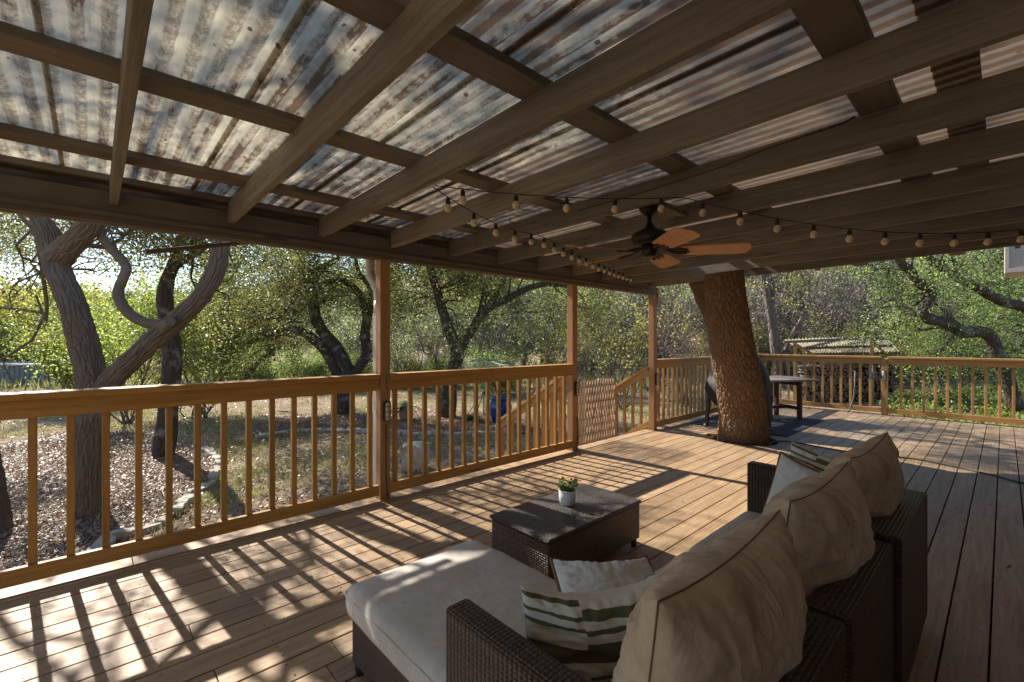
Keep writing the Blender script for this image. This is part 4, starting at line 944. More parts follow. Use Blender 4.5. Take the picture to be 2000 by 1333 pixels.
# T1: big left oak, two heavy limbs in a V
d1 = 5.5
t1 = [(177, 1075), (176, 1010), (175, 940), (177, 860), (181, 780), (178, 730), (163, 670), (143, 600), (118, 540), (103, 490), (88, 450), (52, 410, .1), (0, 340, .3), (-60, 230, .6)]
t1b = [(112, 505), (135, 482, -.05), (160, 458, -.1), (180, 432, -.15), (188, 395, -.2), (196, 330, -.2), (220, 240, 0), (240, 140, .2)]
t1v = [(190, 775), (222, 738), (262, 700), (300, 664), (345, 625), (385, 588), (412, 550), (426, 515), (433, 470), (438, 420, .1), (450, 350, .2), (480, 260, .4)]
t1s = [(318, 633), (292, 633), (262, 620), (240, 598), (231, 572), (240, 545), (247, 525), (238, 508), (218, 488), (200, 466), (186, 440), (160, 400, .3)]
def t1x(mb, tips, rng):
    for k in range(20):  # added high twigs out of view, set toward the sun to shade the roof
        q = Vector((rng.uniform(-2.5, 2.6), rng.uniform(7.2, 10.5), 0)); q.z = 2.35 + .759 * (q.y - rng.uniform(.0, 3.4)); branches(mb, q, (rng.normal(), rng.normal(), rng.uniform(-.3, .4)), 1.3, .03, 2, rng, tips, 4, .9, .0)
    for a_, b_ in (((-.6, 7.0, 4.3), (-1.2, 8.6, 7.5)), ((.3, 7.3, 4.2), (1.6, 8.8, 7.6)), ((-.2, 7.4, 4.6), (.3, 9.2, 8.3))): limb_mesh(mb, wiggle(a_, b_, 4, .1, rng), .09, .04, 7, 3)
    # drooping twigs that hang into the opening under the beam
    for (u, v, dd, n_) in ((60, 430, 7.5, 7), (20, 480, 9.5, 6), (140, 520, 10, 5), (480, 540, 10, 6), (420, 620, 10, 4), (10, 440, 8.0, 7), (230, 420, 7.0, 6), (290, 470, 7.2, 4), (330, 430, 7.6, 6), (460, 470, 7.4, 4), (500, 500, 8.5, 3), (370, 430, 8.5, 5), (60, 470, 9, 4), (260, 500, 8.5, 3)):
        for k in range(n_): branches(mb, P(u + rng.normal() * 25, v - 40, dd), (rng.normal(), rng.normal(), -.5), .8, .014, 2, rng, tips, 3, .9, .0)
named_tree('oak_tree', 'big ridged oak at the left, its heavy limbs forking in a V above the railing', PG(176, 1008), [(pp(t1, d1), .185, .10), (pp(t1b, d1), .135, .08), (pp(t1v, d1), .125, .085), (pp(t1s, d1), .062, .04)], M['bark1'], M['oakleaf'], 21, [7, 9, 9, 4], 1.8, 8, .052, relief=(3, 190, .011, .026, (22, 4.2)), extra=t1x, frm=.7)
m = MB().tube([P(318, 640, 5.42), P(330, 632, 5.36), P(333, 628, 5.3)], [.06, .055, .05], 14); m.top('branch_stub', M['bark1'], P(325, 635, 5.4), 'sawn branch stub on the sloping limb of the V-shaped oak', 'stub')
m = MB(); v, q = bark_tube([(P(-28, 1120, 4.9)), P(-25, 1040, 4.95), P(-35, 960, 5.0), P(-50, 860, 5.1), P(-70, 700, 5.2), P(-90, 400, 5.3), P(-150, 200, 5.4)], [.27, .2, .185, .17, .16, .15, .12], 150, .012, .024, (22, 4.2), 31, False)
T0 = thing('oak_tree', PG(-25, 1040), 'curved oak trunk cut off by the left photo edge, low down behind the railing', 'tree'); link('trunk', np_mesh('trunk', v - np.array(ORG[T0]), q), M['bark1'], T0, smooth=True)
# T2 behind it, dark
d2 = 8.2
t2 = [(318, 905), (320, 880), (326, 830), (330, 780), (336, 720), (335, 670), (326, 620), (322, 580), (328, 545), (342, 510), (350, 480), (372, 440), (400, 380), (430, 300)]
t2b = [(345, 505), (372, 500, .1), (378, 480, .2), (385, 440, .3), (400, 380, .5), (430, 300, .6)]
t2c = [(378, 490, .2), (376, 520, .1), (374, 545, 0), (392, 580, -.1)]
named_tree('oak_tree', 'dark lichened oak standing behind the V-shaped oak, bright shrubs around it', PG(320, 893), [(pp(t2, d2), .19, .06), (pp(t2b, d2), .06, .035), (pp(t2c, d2), .03, .012)], M['barkd'], M['oakleaf'], 33, [12, 8, 3], 1.6, 11, .058, frm=.6)
# T3 spreading oak left of the post
d3 = 13.0
t3 = [(673, 822), (673, 790), (675, 755), (682, 735), (676, 715), (655, 678), (632, 650), (618, 625), (612, 590), (606, 562), (600, 540), (588, 510), (577, 478), (565, 420), (560, 350)]
t3a = [(672, 750), (655, 720), (640, 690), (618, 668), (596, 652), (572, 645), (548, 650), (530, 660), (505, 661), (478, 672), (430, 684)]
t3b = [(604, 548), (614, 530), (632, 520), (652, 510), (668, 495), (680, 460), (700, 400)]
t3c = [(690, 735), (705, 712), (716, 690), (713, 655), (716, 620), (709, 590), (697, 568), (676, 550), (655, 548), (632, 552)]
t3d = [(716, 640), (724, 600), (720, 560), (700, 530), (690, 480)]
t3e = [(598, 552), (582, 562), (573, 585), (560, 605), (545, 622)]
t3f = [(478, 742), (498, 715), (514, 700), (530, 688)]
def t3x(mb, tips, rng):
    for (u, v, dd, n_) in ((560, 520, 13, 6), (640, 480, 13, 6), (500, 560, 14, 6), (540, 600, 13.5, 6), (470, 620, 14, 6), (650, 580, 13.5, 6), (450, 560, 15, 6), (780, 520, 13, 7), (830, 560, 14, 6), (800, 600, 14.5, 4), (700, 500, 14, 5), (430, 690, 14, 4), (600, 640, 15, 4), (500, 640, 14, 4)):
        for k in range(n_): branches(mb, P(u + rng.normal() * 22, v + rng.normal() * 10, dd + rng.normal() * .5), (rng.normal(), rng.normal(), .1), 1.3, .02, 2, rng, tips, 3, .9, .0)
named_tree('oak_tree', 'spreading dark oak left of the downspout post with a long arching limb', PG(673, 810), [(pp(t3, d3), .235, .08), (pp(t3a, d3), .19, .05), (pp(t3b, d3), .10, .06), (pp(t3c, d3), .17, .06), (pp(t3d, d3), .09, .05), (pp(t3e, d3), .07, .03), (pp(t3f, 13.5), .10, .045)], M['barkd'], M['oakleaf'], 45, [6, 5, 5, 5, 5, 3, 0], 1.7, 12, .068, extra=t3x, frm=.5)
hb = MB(); hb.tube([P(534, 663, 12.9), P(533, 674, 12.9)], .008, 5); hb.lathe([(0.02, 0), (0.06, .05), (0.075, .2), (.05, .3), (.01, .33)], P(533, 696, 12.9), 10); hb.tube([P(536, 692, 12.9), P(536, 706, 12.9)], [.03, .02], 6)
hb.top('hanging_ornament', M['barkd'], P(533, 690, 12.9), 'dark ornament hanging from the arching limb left of the post', 'ornament')
# T4 right of the post
d4 = 12.5
t4 = [(874, 826), (875, 800), (878, 750), (887, 715), (893, 692), (888, 672), (877, 645), (866, 612), (858, 585), (848, 550), (840, 522), (835, 480), (820, 400)]
t4b = [(891, 700), (903, 672), (920, 648), (936, 622), (955, 602), (980, 590), (1005, 576), (1035, 562), (1065, 555), (1098, 556), (1140, 545)]
t4c = [(926, 640), (938, 612), (944, 585), (948, 560), (942, 535), (930, 500), (930, 420)]
t4d = [(940, 612), (958, 590), (972, 572), (985, 545), (990, 500), (1010, 420)]
t4e = [(852, 565), (872, 560), (892, 552), (906, 540), (918, 520)]
def t4x(mb, tips, rng):
    for k in range(15):  # extra unseen twigs along the sun line, added to darken the roof
        q = Vector((rng.uniform(3.0, 8.5), rng.uniform(9.0, 11.5), 0)); q.z = 2.35 + .759 * (q.y - rng.uniform(.0, 3.4)); branches(mb, q, (rng.normal(), rng.normal(), rng.uniform(-.3, .4)), 1.3, .03, 2, rng, tips, 4, .9, .0)
    for a_, b_ in (((6.3, 9.8, 4.3), (4.5, 10.2, 8.2)), ((6.8, 9.9, 4.5), (7.5, 10.4, 8.6))): limb_mesh(mb, wiggle(a_, b_, 4, .1, rng), .10, .05, 7, 3)
    for (u, v, dd, n_) in ((870, 530, 12.5, 4), (960, 530, 13, 5), (1010, 520, 13, 6), (1060, 530, 13, 5), (900, 570, 14, 4), (1020, 610, 14, 4), (1080, 600, 15, 5), (850, 600, 15, 3), (760, 560, 14, 4)):
        for k in range(n_): branches(mb, P(u + rng.normal() * 22, v + rng.normal() * 10, dd + rng.normal() * .5), (rng.normal(), rng.normal(), .1), 1.2, .018, 2, rng, tips, 3, .9, .0)
named_tree('oak_tree', 'dark oak between the two roof posts with one limb sweeping right', PG(873, 817), [(pp(t4, d4), .24, .07), (pp(t4b, d4), .15, .06), (pp(t4c, d4), .11, .06), (pp(t4d, d4), .08, .04), (pp(t4e, d4), .05, .025)], M['barkd'], M['oakleaf'], 57, [7, 7, 6, 5, 3], 1.7, 11, .068, extra=t4x, frm=.5)
# T5 shaggy old juniper behind it
t5 = [(963, 760), (960, 720), (955, 690), (950, 660), (948, 620), (955, 570), (965, 520), (980, 440)]
t5b = [(955, 690), (940, 668), (925, 655), (905, 640), (890, 630)]
t5c = [(955, 680), (970, 655), (985, 645), (1010, 640)]
named_tree('juniper_tree', 'old shaggy grey-barked juniper trunk behind the oak with the sweeping limb', PG(962, 750), [(pp(t5, 22), .36, .12), (pp(t5b, 22), .13, .05), (pp(t5c, 22), .10, .05)], M['barkg'], M['junleaf'], 61, [12, 3, 4], 2.2, 9, .13, frm=.35)
# T7 crooked limb tree at the right
d7 = 12.0
t7 = [(1985, 800), (1968, 745), (1950, 700), (1938, 668), (1928, 652), (1905, 648), (1880, 650), (1862, 636), (1838, 628), (1816, 624), (1806, 612), (1812, 592), (1819, 572), (1805, 560), (1788, 548), (1776, 528), (1758, 512), (1735, 470), (1700, 400)]
t7b = [(2060, 640, .5), (2010, 604), (1960, 590), (1925, 572), (1898, 555), (1868, 540), (1840, 522), (1815, 505), (1770, 440), (1730, 380)]
def t7x(mb, tips, rng):
    for (u, v, dd, n_) in ((1870, 600, 15, 4), (1940, 620, 14, 7), (1985, 560, 13, 7), (1910, 690, 15, 6), (1860, 710, 15.5, 4), (1980, 690, 13.5, 7), (1930, 520, 14, 6), (2040, 640, 13, 6), (1970, 740, 14, 6), (1890, 560, 15, 3)):
        for k in range(n_): branches(mb, P(u + rng.normal() * 22, v + rng.normal() * 12, dd + rng.normal() * .6), (rng.normal(), rng.normal(), .1), 1.2, .018, 2, rng, tips, 3, .9, .0)
named_tree('crooked_tree', 'leafy green tree at the right edge with a dark zigzag limb over the railing', P(1985, 812, d7), [(pp(t7, d7), .17, .10), (pp(t7b, d7), .13, .09)], M['barkd'], M['midleaf'], 71, [8, 6], 1.5, 10, .065, extra=t7x, frm=.3)
bpy.data.objects  # noqa
# T8 grey trunk behind the deck tree
t8 = [(1522, 745), (1516, 690), (1510, 640), (1502, 590), (1494, 540), (1488, 500), (1480, 420)]
t8b = [(1545, 750), (1530, 705), (1545, 660), (1575, 600), (1580, 540)]
named_tree('bare_tree', 'grey leaning trunk of a thin-leaved tree right of the big deck trunk', PG(1522, 775), [(pp(t8, 17), .20, .12), (pp(t8b, 17), .10, .05)], M['barkg'], M['yellowleaf'], 81, [12, 7], 1.9, 1, .08, lev=3, nchild=3, frm=.3, sig=.12)
# yellow-leaved shrub by the stairs, long bare stems
def stems(name, label, base, n, h, lean_, leafm, per, lsize, seed, mat, rad=.012, cat='shrub', group=None, lev=2, sig=.12):
    rng = np.random.default_rng(seed); T = thing(name, base, label, cat, group); mb = MB(); tips = []
    for k in range(n):
        a = rng.uniform(0, 6.28); d = Vector((math.cos(a) * lean_, math.sin(a) * lean_, 1)); branches(mb, Vector(base) + Vector((rng.normal() * .08, rng.normal() * .08, 0)), d, h * rng.uniform(.6, 1.1), rad * rng.uniform(.7, 1.3), lev, rng, tips, 4, .45, .35, .07, 6, 5)
    mb.part('stem', mat, T)
    if per: leafy('foliage', tips, per, sig, lsize, leafm, T, rng, asp=.55)
    return T
stems('yellow_shrub', 'tall thin shrub with yellow-green leaves and bare stems behind the stair opening', PG(1215, 800), 12, 2.9, .36, M['yellowleaf'], 1, .10, 5, M['barkg'], .016, sig=.1)
stems('yellow_shrub', 'thin yellow-leaved shrub directly left of the wavy gate post', PG(1120, 822), 8, 2.3, .42, M['yellowleaf'], 1, .11, 6, M['barkg'], .014, sig=.1)
stems('thin_shrub', 'nearly bare grey shrub in front of the big trunk, behind the weathered railing', PG(1340, 790), 14, 2.6, .4, M['deadleaf'], 2, .07, 7, M['barkg'], .014, sig=.14)
stems('green_shrub', 'bright green shrub between the V-shaped oak trunk and the grey shed', PG(140, 800), 10, 1.7, .4, M['greenleaf'], 13, .07, 8, M['barkg'], .02)
stems('green_shrub', 'bright green shrub filling the gap inside the V of the left oak', PG(250, 830), 14, 2.6, .45, M['greenleaf'], 10, .065, 9, M['barkg'], .02)
stems('green_shrub', 'bright green shrub right of the dark oak and left of the arching limb', PG(400, 818), 14, 2.4, .5, M['greenleaf'], 10, .065, 10, M['barkg'], .02)
# sago palm, grass clumps
def blades(name, label, base, n, L, w, matn, seed, droop=.6, cat='plant', group=None):
    rng = np.random.default_rng(seed); T = thing(name, base, label, cat, group); m = MB()
    for k in range(n):
        a = rng.uniform(0, 6.28); e = rng.uniform(.25, 1.2); l = L * rng.uniform(.7, 1.1); d = Vector((math.cos(a) * math.cos(e), math.sin(a) * math.cos(e), math.sin(e))); s = Vector((-math.sin(a), math.cos(a), 0)); b = Vector(base) + Vector((0, 0, .05))
        pts = [b + d * l * f - Vector((0, 0, droop * l * f * f)) for f in (0, .33, .66, 1)]; ws = (w, w, w * .8, w * .1); vs = []
        for p, q_ in zip(pts, ws): vs += [p - s * q_ / 2, p + s * q_ / 2]
        m.add(vs, [(2*i, 2*i+1, 2*i+3, 2*i+2) for i in range(3)])
    m.part('frond', M[matn], T); return T
sg = blades('sago_palm', 'small green sago palm with a shaggy trunk in the back mulch bed', tuple(PG(793, 822) + Vector((0, 0, .28))), 60, .62, .05, 'greenleaf', 3)
MB().lathe([(.16, -.3), (.19, -.1), (.17, .08), (.08, .14)], PG(793, 822) + Vector((0, 0, .28)), 14).part('trunk', M['deadleaf'], sg)
blades('grass_clump', 'low bright green leafy clump left of the blue pot', PG(922, 826), 160, .45, .03, 'greenleaf', 4, .5, 'plant')
blades('grass_clump', 'low bright green leafy clump beside the oak with the sweeping limb', PG(850, 828), 50, .32, .025, 'greenleaf', 5, .5, 'plant')
pq = PG(978, 832)
bp_ = thing('blue_pot', pq, 'large glossy blue glazed urn behind the railing near the stairs', 'pot')
MB().lathe([(.15, .06), (.2, .1), (.27, .3), (.285, .45), (.25, .62), (.235, .66), (.265, .68), (.265, .71), (.22, .71), (.20, .62), (.01, .6)], pq, 40).part('urn', M['blue'], bp_, smooth=True)
MB().box(pq.x - .2, pq.x + .2, pq.y - .2, pq.y + .2, GZ - .05, GZ + .058).part('stand_stone', M['stone'], bp_, bev=.02)
pr_ = P(540, 779, 14); rb = MB().lathe([(.02, 0), (.12, .04), (.14, .10), (.05, .14), (.02, .14)], pr_, 16); rb.tube([pr_ + Vector((0, 0, .14)), pr_ + Vector((0, 0, .5))], .01, 6)
rb.top('red_ornament', M['red'], pr_, 'small bright red ornament hanging in the yard left of the post', 'ornament')
# rotary clothes line
pcx = PG(945, 812); cx_ = thing('clothes_line', pcx, 'teal metal rotary clothes frame behind the railing right of the middle oak', 'clothes line')
MB().tube([pcx, pcx + Vector((0, 0, 1.55))], .022, 10).part('pole', M['teal'], cx_)
for k in range(4):
    a = k * math.pi / 2 + .5; e = pcx + Vector((math.cos(a) * 1.25, math.sin(a) * 1.25, 1.35)); MB().tube([pcx + Vector((0, 0, 1.62)), e], .012, 6).part('arm', M['teal'], cx_)
    MB().tube([pcx + Vector((0, 0, .75)), pcx + Vector((math.cos(a) * .75, math.sin(a) * .75, 1.46))], .010, 6).part('strut', M['teal'], cx_)
    a2 = a + .785; MB().tube([pcx + Vector((0, 0, .7)), pcx + Vector((math.cos(a2) * .55, math.sin(a2) * .55, .0))], .012, 6).part('foot', M['bronze'], cx_)
for r_ in (.5, .85, 1.2):
    pts = [pcx + Vector((math.cos(k * math.pi / 2 + .5) * r_, math.sin(k * math.pi / 2 + .5) * r_, 1.62 - .216 * r_)) for k in range(5)]; MB().tube(pts, .005, 4, cap=False).part('line', M['white'], cx_)
# grey shed at the left
sh = thing('garden_shed', P(40, 752, 22), 'low grey metal shed with a white roof at the left photo edge', 'shed')
a = P(86, 751, 21.5); b = P(-160, 751, 21.5); a.z = b.z = 0; bk = FW * 3.0
def quadbox(m, a, b, back, z0, z1):
    vs = [p + Vector((0, 0, z)) for z in (z0, z1) for p in (a, b, b + back, a + back)]; m.add(vs, [(3,2,1,0), (4,5,6,7), (0,1,5,4), (1,2,6,5), (2,3,7,6), (3,0,4,7)])
    return m
m = quadbox(MB(), a, b, bk, GZ - .1, 0.22)
for k in range(26):
    p = a.lerp(b, k / 25); m.beam(p + Vector((0, 0, GZ)) - FW * .012, p + Vector((0, 0, .22)) - FW * .012, .05, .03, up=FW)
m.part('wall', plain('blue_grey_siding', (0.17, 0.19, 0.19), 0.6), sh)
quadbox(MB(), a - FW * .2 + RT * .15, b - FW * .2, bk * 1.15, 0.225, 0.285).part('roof', plain('white_metal_roof', (0.5, 0.5, 0.5), 0.5), sh)
# ================================================================== FIREWOOD SHELTER
fs_ = thing('firewood_shelter', P(1640, 783, 16), 'open firewood shelter with a sloping corrugated roof beyond the far railing', 'shelter')
TL, TR, BR, BL = P(1528, 664, 15.3), P(1726, 655, 15.3), P(1757, 687, 17.0), P(1573, 690, 17.0)
t = NT('weathered_white_translucent_panel'); n_ = t.noise(t.coord('Object'), 2.5, 5, .7); cc = t.mix(n_, (0.30, 0.27, 0.20), (0.6, 0.54, 0.42)); tr_ = t.n('ShaderNodeBsdfTranslucent'); t.set(tr_, 'Color', cc); dd_ = t.n('ShaderNodeBsdfDiffuse'); t.set(dd_, 'Color', cc); mm_ = t.n('ShaderNodeMixShader', i_0=.5); t.set(mm_, 1, tr_.outputs[0]); t.set(mm_, 2, dd_.outputs[0]); t.t.links.new(mm_.outputs[0], t.out.inputs[0]); SHT = t.m
N_ = 190; vs = []; nrm_ = (TR - TL).cross(BL - TL).normalized()
if nrm_.z < 0: nrm_ = -nrm_
for i in range(N_ + 1):
    f = i / N_; w_ = nrm_ * (.022 * math.cos(f * 2 * math.pi * 30))
    vs += [TL.lerp(TR, f) + w_, BL.lerp(BR, f) + w_]
MB().add(vs, [(2*i, 2*i+1, 2*i+3, 2*i+2) for i in range(N_)]).part('roof_sheet', SHT, fs_, smooth=True)
for f, nm in ((.03, 'roof_beam'), (.5, 'roof_beam'), (.97, 'roof_beam')):
    MB().beam(TL.lerp(BL, f) - nrm_ * .07, TR.lerp(BR, f) - nrm_ * .07, .05, .08, up=nrm_).part(nm, M['purl'], fs_)
for f in (.1, .86):
    MB().beam(TL.lerp(TR, f) - nrm_ * .13, BL.lerp(BR, f) - nrm_ * .13, .05, .09, up=nrm_).part('rafter', M['rail_far'], fs_)
    for e, g_ in ((.06, 0), (.94, 1)):
        q_ = TL.lerp(TR, f).lerp(BL.lerp(BR, f), e) - nrm_ * .16; MB().beam((q_.x, q_.y, GZ - .1), q_, .09, .09, up=(1, 0, 0)).part('post', M['rail_far'], fs_)
LM = []
endm = plain('pale_cut_wood', (0.20, 0.125, 0.075), .9, scale=20)
for k in range(4):
    rl = random.Random(k); pr = [Vector((math.cos(a_ * 6.283 / 9), math.sin(a_ * 6.283 / 9), 0)) * (1 + rl.uniform(-.22, .15)) for a_ in range(9)]; vs = []
    for z in (-.2, .2): vs += [Vector((p.x * .062, p.y * .062, z)) for p in pr]
    mm = MB(); mm.add(vs, [(i, (i+1) % 9, 9 + (i+1) % 9, 9 + i) for i in range(9)]); mm.add(vs[:9], [tuple(range(9))[::-1]], 1); mm.add(vs[9:], [tuple(range(9))], 1)
    me = mm.mesh('firewood_log'); me.materials.append(M['barkd']); me.materials.append(endm); LM.append(me)
dl = (TR - TL); dl.z = 0; dl.normalize(); nb_ = dl.cross(Vector((0, 0, 1))); 
if nb_.dot(FW) > 0: nb_ = -nb_
s0 = P(1566, 780, 15.9); s0.z = GZ + .1; rl = random.Random(4)
for r_ in range(11):
    for c_ in range(25):
        p = s0 + dl * (c_ * .126 + (.063 if r_ % 2 else 0) + rl.uniform(-.012, .012)) + Vector((0, 0, r_ * .112 + rl.uniform(-.012, .012))) + nb_ * rl.uniform(-.05, .07)
        o = bpy.data.objects.new('firewood_log', LM[rl.randrange(4)]); COL.objects.link(o); o.location = p
        o.rotation_euler = (nb_ + Vector((rl.gauss(0, .06), rl.gauss(0, .06), rl.gauss(0, .04)))).to_track_quat('Z', 'Y').to_euler(); s_ = rl.uniform(.75, 1.2); o.scale = (s_, s_, 1)
        tagp(o, 'short split firewood log stacked under the sloping shelter roof', 'log', 'firewood logs stacked under the shelter')
# wire fence and lines
def fence(label, pts, h, npost):
    T = thing('wire_fence', pts[0], label, 'fence'); m = MB()
    for a, b in zip(pts, pts[1:]):
        L = (b - a).length
        for k in range(9): m.beam(a + Vector((0, 0, .1 + k * h / 9)), b + Vector((0, 0, .1 + k * h / 9)), .007, .007)
        for k in range(int(L / .2)): p = a.lerp(b, k / int(L / .2)); m.beam(p, p + Vector((0, 0, h)), .006, .006, up=(1, 0, 0))
    m.part('wire_mesh', M['steel'], T)
    for a, b in zip(pts, pts[1:]):
        for k in range(npost): p = a.lerp(b, k / npost); MB().beam(p, p + Vector((0, 0, h + .1)), .05, .05, up=(1, 0, 0)).part('post', M['steel'], T)
def gp(u, d): p = P(u, 666, d); p.z = gh(p.x, p.y); return p
fence('wire mesh yard fence beyond the firewood shelter and the stairs', [gp(760, 27), gp(1100, 22), gp(1480, 19.5), gp(1760, 19.5), gp(2050, 17.5)], 1.75, 5)
for i, (a, b, r_) in enumerate(((P(1450, 575, 20), P(1760, 536, 16), .012), (P(1450, 560, 20), P(1990, 490, 14), .010), (P(760, 676, 30), P(1075, 652, 24), .02))):
    l_ = MB().tube([a, a.lerp(b, .5) - Vector((0, 0, .08)), b], r_, 5)
    l_.top('overhead_line', M['grey'], a, ('thin overhead line crossing the green hillside above the shelter', 'higher thin overhead line running to the upper right edge', 'pale pipe-like line crossing behind the middle oak')[i], 'cable')
# ================================================================== BACKGROUND TREES (real trees, copied)
def proto_tree(kind, seed):
    rng = np.random.default_rng(seed); mb = MB(); tips = []
    if kind == 'oak':
        h = 2.4; limb_mesh(mb, [(0, 0, -.3), (.1, .05, 1.0), (.25, .1, h)], .22, .15, 8, 4)
        for k in range(8):
            a = k * .785 + rng.uniform(-.3, .3); branches(mb, (.25, .1, h * rng.uniform(.6, 1)), (math.cos(a), math.sin(a), rng.uniform(.25, 1.1)), rng.uniform(1.8, 2.6), .09, 2, rng, tips, 4, .8, .15)
        T = np.repeat(np.array(tips), 22, 0); C = T + rng.normal(size=T.shape) * .22; lm = leaves_mesh('crown', C, .095, rng, vs=.5); cm = M['oakleaf_haze']
    elif kind == 'juniper':
        limb_mesh(mb, [(0, 0, -.3), (.05, 0, 2), (0, .1, 5.2)], .16, .03, 8, 4); C = []
        for k in range(150):
            z = .5 + 5.0 * rng.random() ** .9; r = (1.65 * (1 - (z / 6.3) ** 1.6) + .2) * rng.uniform(.55, 1.1); a = rng.uniform(0, 6.28)
            c = np.array([math.cos(a) * r, math.sin(a) * r, z + r * .25]); C.append(c + rng.normal(size=(125, 3)) * np.array([.2, .2, .26]))
            if k % 3 == 0: mb.tube([(0, 0, z - .3), tuple(c * np.array([.6, .6, 1.0])), tuple(c)], [.03, .02, .008], 4, cap=False)
        C = np.concatenate(C); lm = leaves_mesh('crown', C, .095, rng, asp=.35, vs=.5); cm = M['junleaf']
    elif kind == 'bare':
        for k in range(7):
            a = rng.uniform(0, 6.28); branches(mb, (0, 0, -.2), (math.cos(a) * .35, math.sin(a) * .35, 1), rng.uniform(2.2, 3.6), .035, 3, rng, tips, 4, .55, .2, .1, 5, 4)
        T = np.array(tips); T = T[rng.random(len(T)) < .7]; C = T + rng.normal(size=T.shape) * .12; lm = leaves_mesh('crown', C, .13, rng, asp=.16); cm = M['twigleaf']
    else:
        for k in range(9):
            a = rng.uniform(0, 6.28); branches(mb, (0, 0, -.2), (math.cos(a) * .6, math.sin(a) * .6, 1), rng.uniform(1.1, 1.9), .03, 2, rng, tips, 4, .6, .2)
        T = np.repeat(np.array(tips), 18, 0); C = T + rng.normal(size=T.shape) * .16; lm = leaves_mesh('crown', C, .075, rng, vs=.5); cm = M['midleaf'] if kind == 'bush' else M['yellowleaf']
    tm = mb.mesh('trunk'); tm.materials.append(M['barkd'] if kind in ('oak',) else M['barkg']); lm.materials.append(cm); return tm, lm
PT = {k: [proto_tree(k, 100 + 10 * i + j) for j in range(n)] for i, (k, n) in enumerate((('oak', 4), ('juniper', 4), ('bare', 2), ('bush', 2), ('ybush', 2)))}
NAMES = {'oak': ('background_oak', 'tree'), 'juniper': ('background_juniper', 'tree'), 'bare': ('bare_shrub', 'shrub'), 'bush': ('green_bush', 'bush'), 'ybush': ('yellow_bush', 'bush')}
rb_ = random.Random(77)
def put(kind, u, d, s, label, group, sz=None):
    p = gp(u, d); tm, lm = PT[kind][rb_.randrange(len(PT[kind]))]; nm, cat = NAMES[kind]
    T = bpy.data.objects.new(nm, None); COL.objects.link(T); T.location = p; T.rotation_euler = (0, 0, rb_.uniform(0, 6.28)); T.scale = (s, s, (sz or s)); tagp(T, label, cat, group)
    for nme, me in (('trunk', tm), ('crown', lm)):
        o = bpy.data.objects.new(nme, me); COL.objects.link(o); o.parent = T
def zone(kind, n, u0, u1, d0, d1, s0_, s1_, label, group):
    for i in range(n): put(kind, u0 + (u1 - u0) * (i + rb_.uniform(.1, .9)) / n, rb_.uniform(d0, d1), rb_.uniform(s0_, s1_), label, group)
zone('ybush', 6, -120, 170, 25.5, 29, 2.2, 2.9, 'yellow-green bush glowing in the sun behind the left oak trunk', 'yellow bushes at the left')
zone('oak', 7, -120, 480, 24, 36, .75, 1.0, 'round haze-pale oak in the tree line beyond the grey shed and V-shaped oak', 'haze-pale oaks of the left tree line')
zone('juniper', 6, 60, 560, 28, 40, .8, 1.05, 'dark juniper in the tree line behind the left oaks', 'junipers of the left tree line')
zone('oak', 8, 470, 1120, 22, 32, .75, 1.0, 'round oak in the tree line behind the middle oaks', 'oaks of the middle tree line')
zone('juniper', 9, 520, 1150, 30, 44, .9, 1.2, 'dark juniper in the tree line behind the middle oaks', 'junipers of the middle tree line')
zone('bush', 7, 380, 1000, 17.5, 21, .6, .9, 'low green bush at the far edge of the dry lawn', 'low bushes at the lawn edge')
zone('bare', 4, 640, 1040, 17.5, 22, .75, 1.0, 'leafless grey shrub at the far edge of the dry lawn', 'leafless shrubs behind the middle oaks')
zone('juniper', 12, 1090, 2120, 21.5, 27, .75, 1.05, 'dense juniper at the foot of the right-hand hillside', 'junipers at the foot of the hillside')
zone('oak', 10, 1120, 2150, 23, 30, .8, 1.1, 'leafy oak at the foot of the right-hand hillside', 'oaks at the foot of the hillside')
zone('bare', 10, 1080, 1900, 18.5, 23, .9, 1.25, 'leafless grey shrub behind the firewood shelter and fence', 'leafless shrubs behind the wire fence')
zone('bush', 6, 1830, 2150, 16.5, 20, .7, 1.0, 'dense green bush in the shade beyond the right end of the far railing', 'green bushes beyond the far railing')
zone('ybush', 4, 1350, 1800, 19, 23, .9, 1.3, 'sunny yellow-green bush on the lower hillside', 'yellow bushes on the hillside')
zone('oak', 12, 1060, 2150, 32, 44, 1.0, 1.3, 'leafy oak halfway up the right-hand hillside', 'oaks halfway up the hillside')
zone('juniper', 14, 1060, 2150, 34, 50, 1.0, 1.4, 'dark juniper halfway up the right-hand hillside', 'junipers halfway up the hillside')
# far wood: one mass of leaf clumps on the hills
rng = np.random.default_rng(9); C = []
for k in range(900):
    u = rng.uniform(-300, 2300); d = rng.uniform(56, 115); p = P(u, 666, d); z = gh(p.x, p.y); r = rng.uniform(1.8, 3.4)
    q_ = rng.normal(size=(75, 3)); q_ /= np.linalg.norm(q_, axis=1, keepdims=True); C.append(np.array([p.x, p.y, z + r * .9]) + q_ * r * rng.uniform(.7, 1.05, (75, 1)))
C = np.concatenate(C); o = link('far_wood', leaves_mesh('far_wood', C, .75, rng, asp=.6), M['oakleaf_haze'], None, (0, 0, 0)); tagp(o, 'distant wooded hills behind the tree line', kind='stuff'); o['category'] = 'wood'
